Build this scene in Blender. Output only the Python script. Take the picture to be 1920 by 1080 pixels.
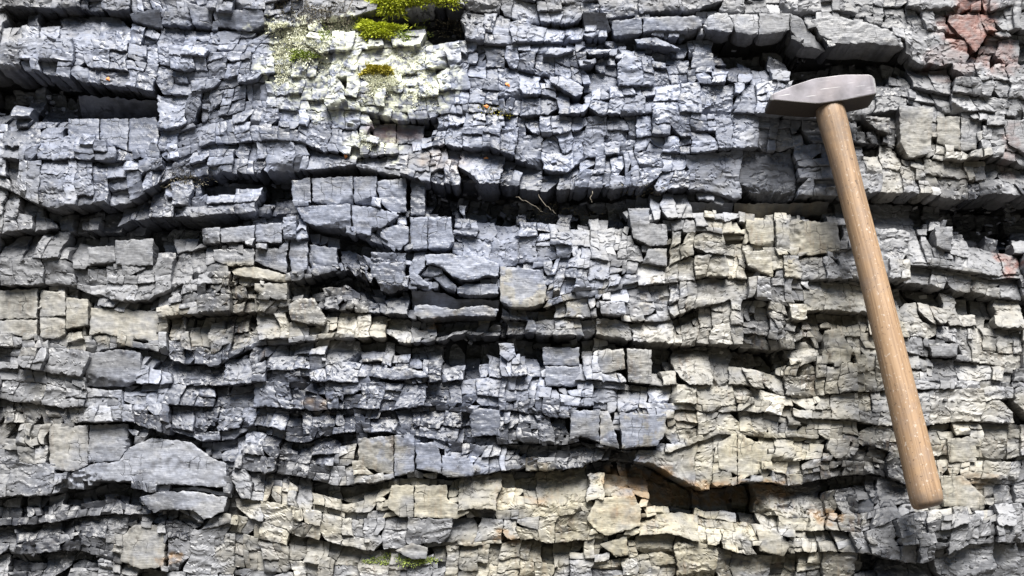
import bpy, bmesh, math, random
import numpy as np
from mathutils import Vector, Matrix
from mathutils.geometry import delaunay_2d_cdt

# ------------------------------------------------------------------ camera, light, exposure
for o in list(bpy.data.objects):
    bpy.data.objects.remove(o)
scene = bpy.context.scene
C = scene.collection
S = 0.0006            # metres for one unit of the rock survey (units: u to the right, v down, h out of the wall)
Z0 = 1.05             # height of the survey's middle above the ground
CAM_D, CAM_LOW = 1.40, 0.30


def W(u, v, h):
    return Vector(((u - 960) * S, -h * S, Z0 + (540 - v) * S))


cam = bpy.data.cameras.new('camera')
cam.sensor_width = 36.0
cam.lens = 36.0 * CAM_D / (1920 * S)
cam.shift_y = CAM_LOW / CAM_D * cam.lens / 36.0
cam.clip_start, cam.clip_end = 0.02, 500
co = bpy.data.objects.new('camera', cam)
C.objects.link(co)
co.location = (0, -CAM_D, Z0 - CAM_LOW)
co.rotation_euler = (math.radians(90), 0, 0)
scene.camera = co

SUN_EL, SUN_AZ = 58.0, 9.0      # azimuth: degrees to the right of the camera's back
w = bpy.data.worlds.new('World')
scene.world = w
w.use_nodes = True
nt = w.node_tree
sky = nt.nodes.new('ShaderNodeTexSky')
sky.sky_type = 'NISHITA'
sky.sun_disc = False
sky.sun_elevation = math.radians(SUN_EL)
sky.sun_rotation = math.radians(180 - SUN_AZ)
sky.air_density, sky.dust_density, sky.ozone_density = 1.0, 0.4, 1.5
nt.links.new(sky.outputs[0], nt.nodes['Background'].inputs[0])
nt.nodes['Background'].inputs[1].default_value = 0.05
sun = bpy.data.lights.new('sun', 'SUN')
sun.energy = 5.0
sun.angle = math.radians(36)
sun.color = (1.0, 0.965, 0.9)
so = bpy.data.objects.new('sun', sun)
C.objects.link(so)
el, az = math.radians(SUN_EL), math.radians(SUN_AZ)
sdir = Vector((math.sin(az) * math.cos(el), -math.cos(az) * math.cos(el), math.sin(el)))
so.rotation_euler = sdir.to_track_quat('Z', 'Y').to_euler()
so.location = (2, -4, 6)
scene.view_settings.view_transform = 'Standard'
scene.view_settings.look = 'None'
scene.view_settings.exposure = 1.14
scene.view_settings.gamma = 1.0
scene.view_settings.use_curve_mapping = False
scene.cycles.max_bounces = 5
scene.cycles.diffuse_bounces = 2

rnd = random.Random(11)
rng = np.random.default_rng(5)


# ------------------------------------------------------------------ noise
def _hash(ix, iy, seed):
    h = (ix.astype(np.int64) * 374761393 + iy.astype(np.int64) * 668265263 + seed * 974634521) & 0xffffffff
    h = ((h ^ (h >> 13)) * 1274126177) & 0xffffffff
    h = ((h ^ (h >> 16)) * 2246822519) & 0xffffffff
    return (h ^ (h >> 15)) & 0xffff


def noise(x, y, seed=0):
    x = np.asarray(x, float); y = np.asarray(y, float)
    ix, iy = np.floor(x), np.floor(y)
    fx, fy = x - ix, y - iy
    sx, sy = fx * fx * fx * (fx * (fx * 6 - 15) + 10), fy * fy * fy * (fy * (fy * 6 - 15) + 10)

    def g(dx, dy):
        a = _hash(ix + dx, iy + dy, seed) * (2 * math.pi / 65536)
        return np.cos(a) * (fx - dx) + np.sin(a) * (fy - dy)
    a = g(0, 0) * (1 - sx) + g(1, 0) * sx
    b = g(0, 1) * (1 - sx) + g(1, 1) * sx
    return (a * (1 - sy) + b * sy) * 1.5


def fbm(x, y, seed=0, oct=4, gain=0.5):
    t, a = 0, 1
    for i in range(oct):
        t = t + a * noise(x * 2 ** i, y * 2 ** i, seed + i)
        a *= gain
    return t


def sstep(x, a, b):
    t = np.clip((x - a) / (b - a), 0, 1)
    return t * t * (3 - 2 * t)


# ------------------------------------------------------------------ the survey of the rock face
U0, U1, V0, V1 = -260, 2180, -150, 1250
# bedding planes from top to bottom: (u, v, overhang)
LINES = [
 [(-260,-160,5),(2180,-160,5)],
 [(-260,-80,8),(500,-70,8),(1000,-60,12),(1500,-55,10),(2180,-70,6)],
 [(-260,5,15),(0,12,28),(130,12,32),(235,20,22),(300,45,8),(500,62,8),(600,42,20),(700,25,20),(780,12,30),(870,10,35),(900,20,12),(1000,35,12),(1080,40,18),(1140,30,15),(1200,28,12),(1340,20,10),(1440,22,8),(1560,25,10),(1690,40,10),(1760,60,5),(2180,60,5)],
 [(-260,70,5),(0,85,5),(150,72,6),(400,95,4),(600,100,5),(860,78,8),(960,80,8),(1100,72,15),(1200,64,25),(1280,70,20),(1310,64,22),(1400,72,42),(1470,66,48),(1510,92,48),(1560,88,48),(1640,88,46),(1690,97,38),(1740,120,15),(1920,120,6),(2180,120,6)],
 [(-260,120,48),(0,130,52),(60,138,52),(120,150,52),(170,158,48),(240,168,46),(310,178,36),(345,182,6),(480,150,5),(600,140,6),(700,145,10),(850,120,5),(950,120,8),(1030,145,10),(1060,165,20),(1090,180,20),(1120,165,4),(1300,155,4),(1500,152,3),(1700,152,10),(1760,170,6),(1920,190,5),(2180,190,5)],
 [(-260,250,4),(0,240,5),(150,230,5),(320,240,10),(480,203,6),(560,207,6),(680,207,10),(700,212,30),(750,224,30),(800,224,26),(830,215,8),(980,215,8),(1200,215,5),(1440,215,5),(1600,225,8),(1680,202,8),(1760,204,12),(1850,212,8),(1920,220,12),(2180,220,8)],
 [(-260,290,5),(0,295,5),(150,300,8),(320,300,10),(400,270,8),(560,265,6),(640,290,8),(700,290,15),(820,272,16),(915,276,26),(985,302,22),(1020,318,18),(1060,320,8),(1100,292,5),(1200,286,5),(1350,282,6),(1450,282,4),(1580,262,8),(1620,268,25),(1660,270,22),(1700,285,8),(1800,300,8),(1880,292,20),(1920,310,15),(2180,310,6)],
 [(-260,330,15),(0,345,20),(60,378,24),(100,397,27),(200,385,24),(240,374,20),(330,335,16),(400,330,32),(480,323,36),(560,318,32),(640,312,30),(720,322,32),(800,340,42),(860,350,42),(950,352,42),(1050,358,46),(1130,352,46),(1190,350,36),(1240,358,20),(1330,352,18),(1390,368,27),(1480,368,32),(1580,365,32),(1650,362,37),(1740,362,42),(1800,372,48),(1860,362,62),(1920,365,62),(2180,370,40)],
 [(-260,445,15),(0,442,16),(70,430,26),(140,427,30),(215,425,30),(240,408,32),(330,412,36),(455,402,34),(540,388,27),(600,385,6),(700,390,5),(800,402,5),(900,405,8),(1000,415,6),(1100,425,5),(1250,412,5),(1400,415,8),(1560,420,8),(1650,428,10),(1700,428,8),(1800,440,15),(1920,470,15),(2180,470,10)],
 [(-260,490,4),(0,490,4),(150,480,5),(300,472,4),(420,457,9),(530,460,11),(560,428,10),(600,432,24),(650,440,26),(700,455,26),(740,469,22),(840,469,14),(900,485,8),(940,500,4),(1050,482,5),(1180,490,8),(1250,500,15),(1280,485,4),(1400,475,6),(1500,480,5),(1620,490,5),(1750,490,8),(1860,512,5),(2180,508,6)],
 [(-260,535,10),(0,540,11),(60,535,11),(110,530,16),(160,548,24),(230,560,20),(280,562,22),(340,532,10),(400,510,11),(440,512,13),(540,530,9),(590,520,32),(650,502,32),(700,532,22),(770,542,25),(830,540,30),(880,535,27),(935,545,20),(960,575,14),(1020,578,14),(1080,560,8),(1150,545,8),(1250,530,10),(1340,520,6),(1480,522,6),(1560,528,13),(1640,522,22),(1720,527,32),(1800,543,32),(1860,552,34),(1920,556,34),(2180,560,10)],
 [(-260,610,4),(0,604,3),(150,600,5),(290,600,12),(360,590,22),(440,585,20),(530,585,13),(560,580,16),(640,580,22),(700,582,22),(780,598,22),(860,592,24),(930,592,22),(1000,600,13),(1100,592,11),(1190,600,13),(1260,598,20),(1310,575,13),(1380,562,8),(1440,562,10),(1500,578,24),(1560,582,24),(1620,585,16),(1700,600,8),(1800,610,5),(2180,620,4)],
 [(-260,650,8),(0,650,5),(100,655,5),(170,662,8),(230,645,18),(280,655,25),(340,680,22),(400,688,16),(480,652,15),(560,642,10),(640,632,22),(700,632,22),(760,643,27),(830,635,22),(870,624,38),(960,624,42),(1080,626,44),(1130,630,44),(1200,640,44),(1280,645,42),(1350,642,38),(1440,655,34),(1490,650,8),(1600,650,6),(1700,660,10),(1800,675,8),(1920,690,8),(2180,690,6)],
 [(-260,700,4),(0,692,6),(120,700,6),(250,718,8),(340,722,8),(440,722,13),(560,715,8),(700,720,10),(800,716,6),(900,706,8),(1000,702,8),(1120,715,8),(1250,720,5),(1400,722,8),(1500,742,9),(1700,732,10),(1800,727,5),(2180,720,8)],
 [(-260,740,8),(0,745,11),(100,762,6),(300,758,8),(440,760,11),(600,766,11),(750,766,15),(850,762,8),(970,772,16),(1060,782,10),(1200,768,5),(1300,770,7),(1440,772,11),(1640,798,6),(1720,797,14),(1920,792,14),(2180,790,8)],
 [(-260,790,6),(0,792,6),(140,791,9),(230,788,14),(300,812,16),(360,828,18),(430,820,16),(470,802,11),(560,830,13),(640,812,13),(720,806,6),(840,830,5),(970,835,16),(1060,835,20),(1090,826,20),(1130,838,10),(1160,842,18),(1250,850,11),(1340,812,8),(1440,815,8),(1560,825,10),(1720,860,8),(2180,850,5)],
 [(-260,860,3),(0,870,3),(100,870,3),(300,864,3),(420,870,6),(500,885,22),(590,900,24),(640,908,24),(740,896,22),(790,895,22),(850,897,22),(900,888,20),(960,877,20),(1060,882,27),(1130,862,34),(1230,868,40),(1290,905,46),(1320,916,46),(1400,903,46),(1480,906,40),(1560,893,33),(1640,890,22),(1700,905,16),(1800,897,16),(1920,900,6),(2180,900,6)],
 [(-260,930,10),(0,935,9),(90,927,20),(160,915,24),(200,904,24),(240,915,24),(290,922,15),(380,922,8),(430,930,13),(520,940,8),(640,970,6),(760,971,11),(880,970,9),(950,974,11),(1040,966,8),(1120,955,5),(1200,968,8),(1280,962,6),(1420,982,13),(1500,993,15),(1600,1000,11),(1700,960,10),(1760,955,8),(1850,945,8),(2180,950,8)],
 [(-260,985,15),(0,985,20),(100,980,20),(210,960,20),(280,965,20),(330,957,16),(370,977,16),(420,962,11),(520,990,5),(640,1025,13),(700,1035,15),(760,1026,15),(880,1024,13),(1000,1012,15),(1040,1020,17),(1100,1012,15),(1160,1002,11),(1260,1002,4),(1400,1040,6),(1550,1032,13),(1620,1042,18),(1700,1058,22),(1800,1020,11),(2180,1010,8)],
 [(-260,1040,18),(0,1040,20),(150,1032,20),(220,1055,10),(300,1074,20),(420,1076,8),(640,1092,8),(1000,1095,8),(1300,1085,8),(1550,1095,10),(1800,1090,10),(2180,1080,8)],
 [(-260,1165,12),(800,1160,12),(1500,1170,16),(2180,1155,12)],
 [(-260,1260,5),(2180,1260,5)],
]
NL = len(LINES)
UGRID = np.arange(U0 - 40, U1 + 41, 1.0)
LV = np.array([np.interp(UGRID, [p[0] for p in L], [p[1] for p in L]) for L in LINES])
LA = np.array([np.interp(UGRID, [p[0] for p in L], [p[2] for p in L]) for L in LINES])
for k in range(NL):
    LV[k] += 2.2 * fbm(UGRID / 22.0, UGRID * 0 + k * 7.3, 40, 3) + 5 * noise(UGRID / 90.0, UGRID * 0 + k * 3.1, 50)
    LA[k] *= np.where(LA[k] < 15, np.clip(.7 + 1.3 * noise(UGRID / 75.0, UGRID * 0 + k * 5.7, 60), .1, 1.5), 0.95 + 0.4 * fbm(UGRID / 60.0, UGRID * 0 + k * 5.7, 60, 2))
for k in range(1, NL):
    LV[k] = np.maximum(LV[k], LV[k - 1] + 10)
LA = np.maximum(LA, 1.5)


def lv(k, u):
    return np.interp(u, UGRID, LV[k])


def hbase(u, v):
    u = np.asarray(u, float); v = np.asarray(v, float)
    rec = np.zeros(np.broadcast(u, v).shape)
    for k in range(NL):
        a = np.interp(u, UGRID, LA[k])
        d = v - np.interp(u, UGRID, LV[k])
        Ld = a * (1.75 + .5 * sstep(a, 28, 46)) + 9
        big = sstep(a, 9, 34)
        a = a * (.45 + .55 * sstep(a, 4, 12) + .95 * big)
        x = d / Ld
        g = np.where(d > 0, .62 * (1 - sstep(x, 0.05, 1.25)) + .58 * (1 - sstep(x, .22 + .1 * big, .5 + .16 * big)), 0)
        rec = np.maximum(rec, a * g)
    bulge = 11 * fbm(u / 340.0, v / 260.0, 90, 2) + 5 * noise(u / 120.0, v / 70.0, 95)
    sup = 72 * np.exp(-((u - 1745) / 150.0) ** 2) * sstep(v, 944, 974) * (1 - sstep(v, 1000, 1240))
    return bulge - rec + sup


def blob(u, v, L, warp=14, seed=7):
    """sum of soft ellipses (u, v, ru, rv, weight) with a ragged rim"""
    u = np.asarray(u, float); v = np.asarray(v, float)
    uu = u + warp * 2 * fbm(u / 45.0, v / 30.0, seed, 3)
    vv = v + warp * 2 * fbm(u / 45.0 + 31, v / 30.0, seed + 9, 3)
    t = np.zeros(np.broadcast(u, v).shape)
    for (cu, cv, ru, rv, wt) in L:
        d = ((uu - cu) / ru) ** 2 + ((vv - cv) / rv) ** 2
        t = np.maximum(t, wt * (1 - sstep(d, 0.35, 1.3)))
    return t


YELLOW = [(80,600,120,60,.35),(200,605,130,40,.45),(480,545,110,45,.55),(560,590,60,40,.5),(1430,455,130,70,.65),(1330,480,120,60,.5),(1300,640,250,110,.35),(1560,660,160,120,.6),(1400,760,260,130,.5),(1400,850,170,60,.8),(1620,830,130,90,.45),(1780,880,120,90,.55),(820,935,170,45,.7),(1150,965,170,70,.95),(1280,1020,170,80,.9),(1000,930,120,50,.8),(980,1040,150,60,.7),(1500,960,110,50,.6),(560,960,150,50,.6),(700,850,60,40,.5),(260,1030,60,50,.3),(660,610,160,35,.5),(400,620,150,40,.45),(1000,570,200,25,.5),(1180,820,60,60,.3),(600,1040,200,40,.4),(1860,800,120,80,.4),(1740,290,120,80,.35),(1750,560,170,60,.3),(60,800,90,60,.3),(1450,1040,160,60,.6),(1150,600,120,40,.4),(1880,640,80,80,.35)]
DARK = [(660,525,80,55,.9),(570,500,50,30,.5),(830,375,110,40,.8),(1000,385,130,25,.9),(420,560,60,40,.8),(440,600,60,35,.5),(90,1015,150,75,.8),(200,950,140,45,.8),(330,985,60,30,.7),(520,865,110,50,.85),(600,790,120,60,.95),(800,790,150,55,.85),(1000,810,85,65,.85),(870,800,120,50,.6),(740,790,150,60,.6),(400,760,120,40,.4),(1120,860,90,45,.9),(1440,625,70,35,.8),(1640,880,110,60,.75),(1560,940,90,40,.7),(1690,985,60,25,.3),(1500,640,60,30,.4),(560,40,90,40,.8),(830,25,60,40,.9),(110,185,220,35,.6),(340,335,60,30,.7),(1280,700,120,45,.25),(1340,700,60,30,.35),(700,740,250,70,.65),(370,690,80,30,.7),(930,610,120,25,.6),(1860,400,120,55,.9),(1700,130,60,40,.8),(1640,250,50,35,.9),(1380,1050,50,30,.7),(360,800,130,30,.7),(950,215,50,30,.5),(850,300,60,40,.4),(470,330,160,20,.5),(1100,120,80,30,.4),(60,20,220,25,.7),(1560,110,180,25,.7),(1420,690,140,60,.3),(480,690,180,65,.6),(1720,1060,160,40,.5),(900,1030,160,25,.25),(620,560,170,40,.6),(240,400,260,22,.5),(60,470,90,20,.4),(1000,340,200,20,.5),(640,180,90,30,.3),(1300,110,120,25,.5),(200,690,60,16,.4),(60,780,120,22,.5),(1450,470,50,20,.3)]  # dark crumbly shale, plus ledge shade painted darker along the recesses
RED = [(1812,50,56,62,1.0),(1815,5,46,24,.8),(1858,105,62,42,.5),(1900,490,20,34,.6),(1775,115,40,40,.25),(745,245,60,22,.45),(1895,280,20,50,.3)]
RUST = [(1200,900,80,30,1.0),(1300,925,150,24,.8),(1430,918,80,20,.7),(1545,965,34,18,.8),(1300,925,140,26,.5),(950,1005,20,14,.7),(805,610,16,10,.9),(320,1050,22,16,.7),(1170,960,50,20,.3),(1010,935,30,14,.5),(1830,900,40,20,.35),(590,760,20,20,.3),(830,300,60,22,.25)]
LIME = [(560,80,60,50,.9),(530,130,40,60,.5),(620,60,80,28,.9),(700,110,120,45,.55),(770,150,90,50,.7),(720,165,60,40,.8),(600,150,90,40,.4),(680,200,150,25,.35),(800,95,60,50,.4),(700,270,60,25,.35),(520,60,50,14,.8)]
BLUE = [(350,200,420,240,.8),(1100,200,420,200,.9),(760,420,330,110,.8),(900,520,260,90,.8),(720,760,330,110,.8),(1200,790,70,60,.9),(450,740,280,120,.6),(250,890,220,60,.35),(1000,720,200,90,.7),(850,870,120,30,.8),(1100,560,200,60,.6),(1400,250,200,150,.5)]
# where the rock is broken coarse (big smooth slabs) or fine
SIZE = [(1738,985,120,50,24),(1738,990,110,50,24),(260,875,230,60,95),(80,590,120,60,62),(230,605,90,45,75),(1440,60,200,40,85),(360,40,150,28,75),(1240,52,110,26,80),(650,410,110,32,62),(400,430,170,42,52),(860,500,110,60,80),(980,530,70,50,80),(1200,800,70,55,85),(210,690,80,50,80),(750,700,90,22,70),(640,350,140,30,55),(1150,950,120,60,60),(260,1020,70,60,80),(200,240,150,40,52),(420,480,140,40,75),(1390,850,80,50,60),(1560,395,120,30,55),(1840,60,90,70,55),(800,930,110,40,60),(1750,580,150,40,50),
        (560,240,330,70,27),(400,120,380,60,31),(1180,240,260,90,33),(1130,450,120,60,27),(1400,220,110,80,34),(1600,460,260,40,30),(1400,640,170,70,24),(1500,800,220,70,27),(660,525,80,55,15),(420,565,80,40,18),(90,1015,160,80,19),(520,865,110,45,18),(600,790,120,45,22),(1000,810,70,60,18),(1640,885,110,55,17),(1440,625,70,35,16),(200,950,120,30,16),(1100,870,100,35,18),(350,750,200,50,32),(900,380,130,30,22),(800,790,130,45,24),(1600,1010,220,40,26),(450,1010,150,40,32)]


def target_size(u, v):
    s, wsum = 34.0 * 0.6, 0.6
    for (cu, cv, ru, rv, sz) in SIZE:
        d = ((u - cu) / ru) ** 2 + ((v - cv) / rv) ** 2
        if d < 1.6:
            g = max(0.0, 1 - d / 1.6) * 6
            s += sz * g
            wsum += g
    return 1.12 * s / wsum


# big stones whose outlines were surveyed one by one: (outline, h, tilt_u, tilt_v, tone)
# tilt_v > 0 leans the foot of the face out; tilt_u > 0 brings its right side out
BIG = [
 ([(557,391),(595,387),(658,385),(658,431),(639,429),(595,426),(570,416)],8,.05,.05,1.05),
 ([(660,386),(702,390),(749,405),(734,416),(715,429),(697,429),(696,443),(664,438)],9,0,.05,1.08),
 ([(715,430),(753,420),(766,426),(766,454),(749,470),(727,457)],9,0,0,1.05),
 ([(768,406),(801,405),(801,465),(771,467)],6,0,0,1.1),
 ([(803,406),(846,406),(846,422),(852,451),(839,465),(803,465)],7,.02,.03,1.12),
 ([(798,481),(841,479),(897,483),(935,497),(935,522),(916,519),(891,527),(866,528),(847,520),(831,505),(815,497),(800,500)],22,0,.12,1.1),
 ([(775,488),(797,489),(798,501),(784,517),(806,536),(804,539),(771,534),(768,505)],14,.05,.05,1.05),
 ([(788,517),(806,498),(828,505),(831,514),(812,519)],8,.1,.1,1.0),
 ([(812,520),(831,513),(857,539),(855,548),(832,538)],8,.1,.1,1.0),
 ([(857,542),(872,533),(932,534),(935,552),(891,554),(858,552)],12,0,.1,1.05),
 ([(771,541),(806,541),(834,546),(856,556),(935,557),(935,576),(900,570),(850,580),(800,573),(771,578)],-26,0,-.5,.9),
 ([(778,573),(800,571),(850,581),(905,572),(934,580),(930,594),(860,592),(790,598),(776,588)],8,0,.1,1.0),
 ([(696,494),(760,492),(760,542),(734,550),(715,545),(708,527),(696,517)],10,0,.08,1.08),
 ([(696,473),(762,476),(760,491),(696,492)],5,0,-.2,.95),
 ([(938,501),(975,503),(1012,508),(1025,540),(1020,570),(990,578),(955,576),(938,565)],12,0,.06,1.1),
 ([(479,533),(540,533),(540,564),(520,564),(479,545)],6,.05,.1,1.1),
 ([(432,504),(475,500),(538,517),(538,531),(441,517)],2,0,.2,1.0),
 ([(545,448),(576,452),(576,505),(548,515),(542,480)],-3,0,.1,1.0),
 ([(579,455),(630,462),(632,505),(590,515),(579,490)],-10,0,.1,.95),
 ([(480,468),(538,466),(538,514),(500,500),(478,490)],-2,0,.05,.95),
 ([(402,470),(477,468),(477,499),(432,500),(404,490)],0,0,.08,1.02),
 ([(542,574),(560,561),(590,560),(614,602),(608,612),(548,602)],9,-.05,.1,1.05),
 ([(-30,545),(68,540),(68,596),(-30,598)],0,0,.05,1.05),
 ([(-30,600),(68,598),(68,628),(-30,628)],1,0,.05,1.08),
 ([(72,542),(118,545),(120,590),(72,592)],0,0,.05,1.06),
 ([(72,594),(118,592),(120,625),(98,634),(72,632)],1,0,.05,1.06),
 ([(122,556),(163,560),(163,608),(122,615)],2,0,.05,1.1),
 ([(166,574),(292,580),(294,600),(294,640),(240,632),(185,622),(166,628)],-8,-.06,.18,1.0),
 ([(245,840),(287,822),(360,830),(400,860),(427,870),(427,915),(353,910),(283,908),(250,902),(157,902),(158,918),(93,912),(140,887),(180,870),(227,866)],6,0,.1,1.35),
 ([(267,933),(307,922),(360,922),(430,933),(423,960),(387,975),(367,957),(320,955),(293,962),(280,950)],11,0,.1,1.3),
 ([(1161,775),(1190,776),(1247,778),(1247,811),(1231,836),(1200,838),(1165,842)],14,0,.05,1.0),
 ([(1069,770),(1123,770),(1123,830),(1088,818),(1069,825)],12,.03,.05,1.0),
 ([(1125,770),(1140,770),(1150,800),(1160,842),(1125,834)],8,.1,.05,1.05),
 ([(1119,933),(1190,930),(1203,955),(1200,986),(1140,1005),(1119,995),(1100,974)],6,0,.08,1.1),
 ([(1125,1020),(1175,1005),(1178,1040),(1156,1045)],2,0,.05,1.0),
 ([(1347,830),(1381,811),(1381,890),(1347,877)],5,0,.06,1.1),
 ([(1383,812),(1437,836),(1437,883),(1400,895),(1383,891)],4,.04,.06,1.06),
 ([(735,910),(776,910),(776,969),(750,970),(728,950)],0,0,.06,1.02),
 ([(778,910),(838,910),(840,937),(880,960),(857,973),(778,970)],2,0,.07,1.06),
 ([(780,833),(817,830),(827,853),(829,889),(783,880)],10,0,.03,1.0),
 ([(830,855),(880,860),(893,883),(887,893),(840,895),(830,890)],10,0,.1,1.0),
 ([(743,1032),(773,1018),(803,1027),(800,1047),(773,1048)],12,0,.08,1.05),
 ([(880,763),(937,770),(937,817),(907,817),(885,820)],4,.03,.05,1.0),
 ([(672,822),(738,817),(738,892),(710,885),(672,870)],1,0,.04,1.0),
 ([(740,817),(777,815),(777,885),(740,893)],2,0,.04,1.02),
 ([(1177,392),(1217,392),(1217,420),(1250,423),(1250,460),(1220,463),(1187,447)],9,0,.03,1.1),
 ([(1123,567),(1170,567),(1173,592),(1127,590)],12,0,.05,1.15),
 ([(1215,467),(1250,467),(1250,500),(1205,493)],8,0,.06,1.1),
 ([(935,642),(963,643),(968,667),(953,677),(937,663)],-3,0,.2,1.05),
 ([(1018,647),(1087,647),(1088,682),(1020,680)],-18,0,.05,1.0),
 ([(1022,684),(1088,686),(1088,722),(1024,722)],-6,0,.05,.95),
 ([(1122,655),(1170,652),(1174,690),(1124,700)],-4,0,.05,1.0),
 ([(1176,652),(1222,655),(1222,720),(1178,715)],-3,0,.06,1.05),
 ([(707,693),(740,688),(793,697),(807,707),(740,713),(700,707)],7,0,.2,1.15),
 ([(1146,42),(1203,36),(1203,63),(1193,65),(1151,68)],6,0,-.08,.95),
 ([(1205,36),(1310,34),(1316,52),(1294,61),(1234,60),(1205,63)],7,0,-.05,1.0),
 ([(1316,54),(1328,34),(1341,29),(1362,30),(1374,50),(1370,65),(1351,64),(1323,61)],13,0,.04,1.1),
 ([(1365,30),(1419,30),(1419,69),(1406,70),(1378,65),(1374,47)],14,0,.05,1.15),
 ([(1421,30),(1479,30),(1477,61),(1437,69),(1421,70)],15,0,.05,1.12),
 ([(1480,30),(1500,36),(1518,60),(1550,92),(1520,88),(1507,90),(1479,62)],4,-.35,.05,1.0),
 ([(1520,40),(1555,30),(1620,45),(1690,70),(1692,93),(1630,85),(1560,85),(1535,68)],9,.02,.08,1.05),
 ([(1031,146),(1063,146),(1094,167),(1091,180),(1078,185),(1031,156)],14,0,.15,1.05),
 ([(1016,104),(1042,91),(1075,94),(1078,97),(1044,107)],14,0,.2,1.1),
 ([(1098,96),(1146,96),(1138,104),(1104,106)],14,0,.2,1.1),
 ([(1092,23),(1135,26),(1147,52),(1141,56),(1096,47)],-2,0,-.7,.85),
 ([(1094,130),(1156,135),(1156,167),(1096,169)],-12,0,.1,1.0),
 ([(1190,75),(1230,70),(1262,86),(1275,95),(1250,88),(1195,84)],4,0,.15,1.0),
 ([(405,23),(493,20),(500,47),(467,60),(403,50)],4,0,-.15,.85),
 ([(353,7),(400,20),(397,50),(363,47)],6,0,-.05,.95),
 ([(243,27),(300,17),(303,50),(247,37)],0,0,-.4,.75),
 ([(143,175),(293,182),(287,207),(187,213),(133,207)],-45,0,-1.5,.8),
 ([(123,217),(180,217),(182,262),(150,262),(124,250)],-20,0,.15,.9),
 ([(183,217),(235,216),(236,280),(184,262)],-20,0,.15,.9),
 ([(237,216),(287,213),(295,255),(270,285),(238,280)],-18,0,.15,.9),
 ([(697,224),(740,224),(740,262),(697,262)],-20,0,.1,.9),
 ([(742,224),(795,227),(790,262),(742,262)],-20,0,.1,.9),
 ([(1780,27),(1833,27),(1850,67),(1827,100),(1800,67),(1777,40)],4,0,.1,1.0),
 ([(1780,-6),(1843,-6),(1827,13),(1793,26)],4,0,-.1,1.0),
 ([(1750,427),(1783,427),(1780,473),(1753,463)],4,0,.05,1.05),
 ([(1393,473),(1447,473),(1447,523),(1400,500)],8,0,.05,1.1),
 ([(1397,413),(1450,413),(1450,467),(1407,457)],2,0,.05,1.1),
 ([(1452,410),(1478,410),(1478,470),(1455,470)],7,0,.04,1.15),
 ([(1480,412),(1570,418),(1575,470),(1520,480),(1482,470)],-5,0,.08,.95),
 ([(1547,620),(1573,617),(1597,657),(1593,680),(1543,680)],9,0,.05,1.15),
 ([(1477,570),(1510,573),(1510,600),(1483,603)],13,0,.05,1.05),
 ([(1743,643),(1797,643),(1797,667),(1750,667)],8,0,.05,1.05),
 ([(1613,218),(1667,223),(1667,253),(1640,243)],8,0,.1,1.1),
 ([(1683,200),(1747,207),(1740,290),(1700,300),(1685,270)],12,0,.04,1.1),
 ([(1757,217),(1800,219),(1800,283),(1757,267)],2,0,.04,1.0),
 ([(1802,219),(1843,221),(1830,280),(1802,283)],1,0,.04,1.0),
 ([(1880,225),(1935,225),(1935,300),(1890,270)],6,0,.06,1.0),
 ([(1773,823),(1827,820),(1827,867),(1777,867)],5,0,.03,1.05),
 ([(1757,893),(1800,893),(1840,933),(1840,967),(1800,950),(1763,950)],14,-.05,.06,1.1),
 ([(1553,823),(1590,823),(1590,857),(1563,860),(1547,843)],10,0,.08,1.1),
 ([(1417,993),(1453,993),(1480,1020),(1467,1043),(1423,1033)],8,0,.06,1.05),
 ([(1338,98),(1300,95),(1296,125),(1340,128)],-6,0,.05,1.0),
 ([(215,450),(286,447),(286,497),(217,497)],1,0,.03,1.05),
 ([(163,462),(213,460),(216,490),(164,494)],-1,0,.03,1.1),
 ([(380,430),(414,428),(414,458),(382,458)],2,0,.02,1.0),
 ([(416,432),(480,425),(478,455),(418,457)],4,0,.05,1.05),
 ([(482,424),(530,420),(530,457),(482,455)],5,0,.03,1.05),
 ([(533,410),(556,408),(557,448),(534,450)],10,0,.03,1.1),
 ([(662,330),(705,328),(705,382),(664,378)],-6,0,.06,1.0),
 ([(707,338),(760,330),(762,396),(730,394),(710,375)],-5,0,.06,1.02),
 ([(770,332),(796,330),(796,402),(770,402)],-4,0,.04,1.0),
 ([(545,336),(580,330),(582,378),(548,374)],-8,0,.08,1.0),
 ([(583,332),(660,328),(660,380),(620,382),(585,376)],-8,0,.08,1.0),
]
BIG += [
 ([(92,800),(165,797),(166,872),(140,884),(95,880)],0,0,.08,1.05),
 ([(168,797),(240,795),(243,838),(225,864),(178,868),(168,868)],-1,0,.08,1.05),
 ([(223,1010),(252,984),(300,984),(310,1010),(308,1062),(267,1067),(228,1052)],0,0,.12,1.0),
 ([(160,665),(225,655),(264,662),(266,712),(235,725),(162,722)],2,0,.1,1.05),
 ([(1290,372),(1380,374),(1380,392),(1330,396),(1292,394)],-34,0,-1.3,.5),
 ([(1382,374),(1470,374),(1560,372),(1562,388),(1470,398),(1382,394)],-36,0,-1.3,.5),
]
for i, (pl, h, tu, tv, tone) in enumerate(BIG):
    a = sum(pl[j][0] * pl[(j + 1) % len(pl)][1] - pl[(j + 1) % len(pl)][0] * pl[j][1] for j in range(len(pl)))
    if a < 0:
        BIG[i] = (pl[::-1], h, tu, tv, tone)


def inside(pu, pv, poly):
    pu = np.asarray(pu, float); pv = np.asarray(pv, float)
    c = np.zeros(pu.shape, bool)
    n = len(poly)
    for i in range(n):
        x0, y0 = poly[i]; x1, y1 = poly[(i + 1) % n]
        if y0 == y1:
            continue
        cond = ((y0 > pv) != (y1 > pv)) & (pu < (x1 - x0) * (pv - y0) / (y1 - y0) + x0)
        c ^= cond
    return c


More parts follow.
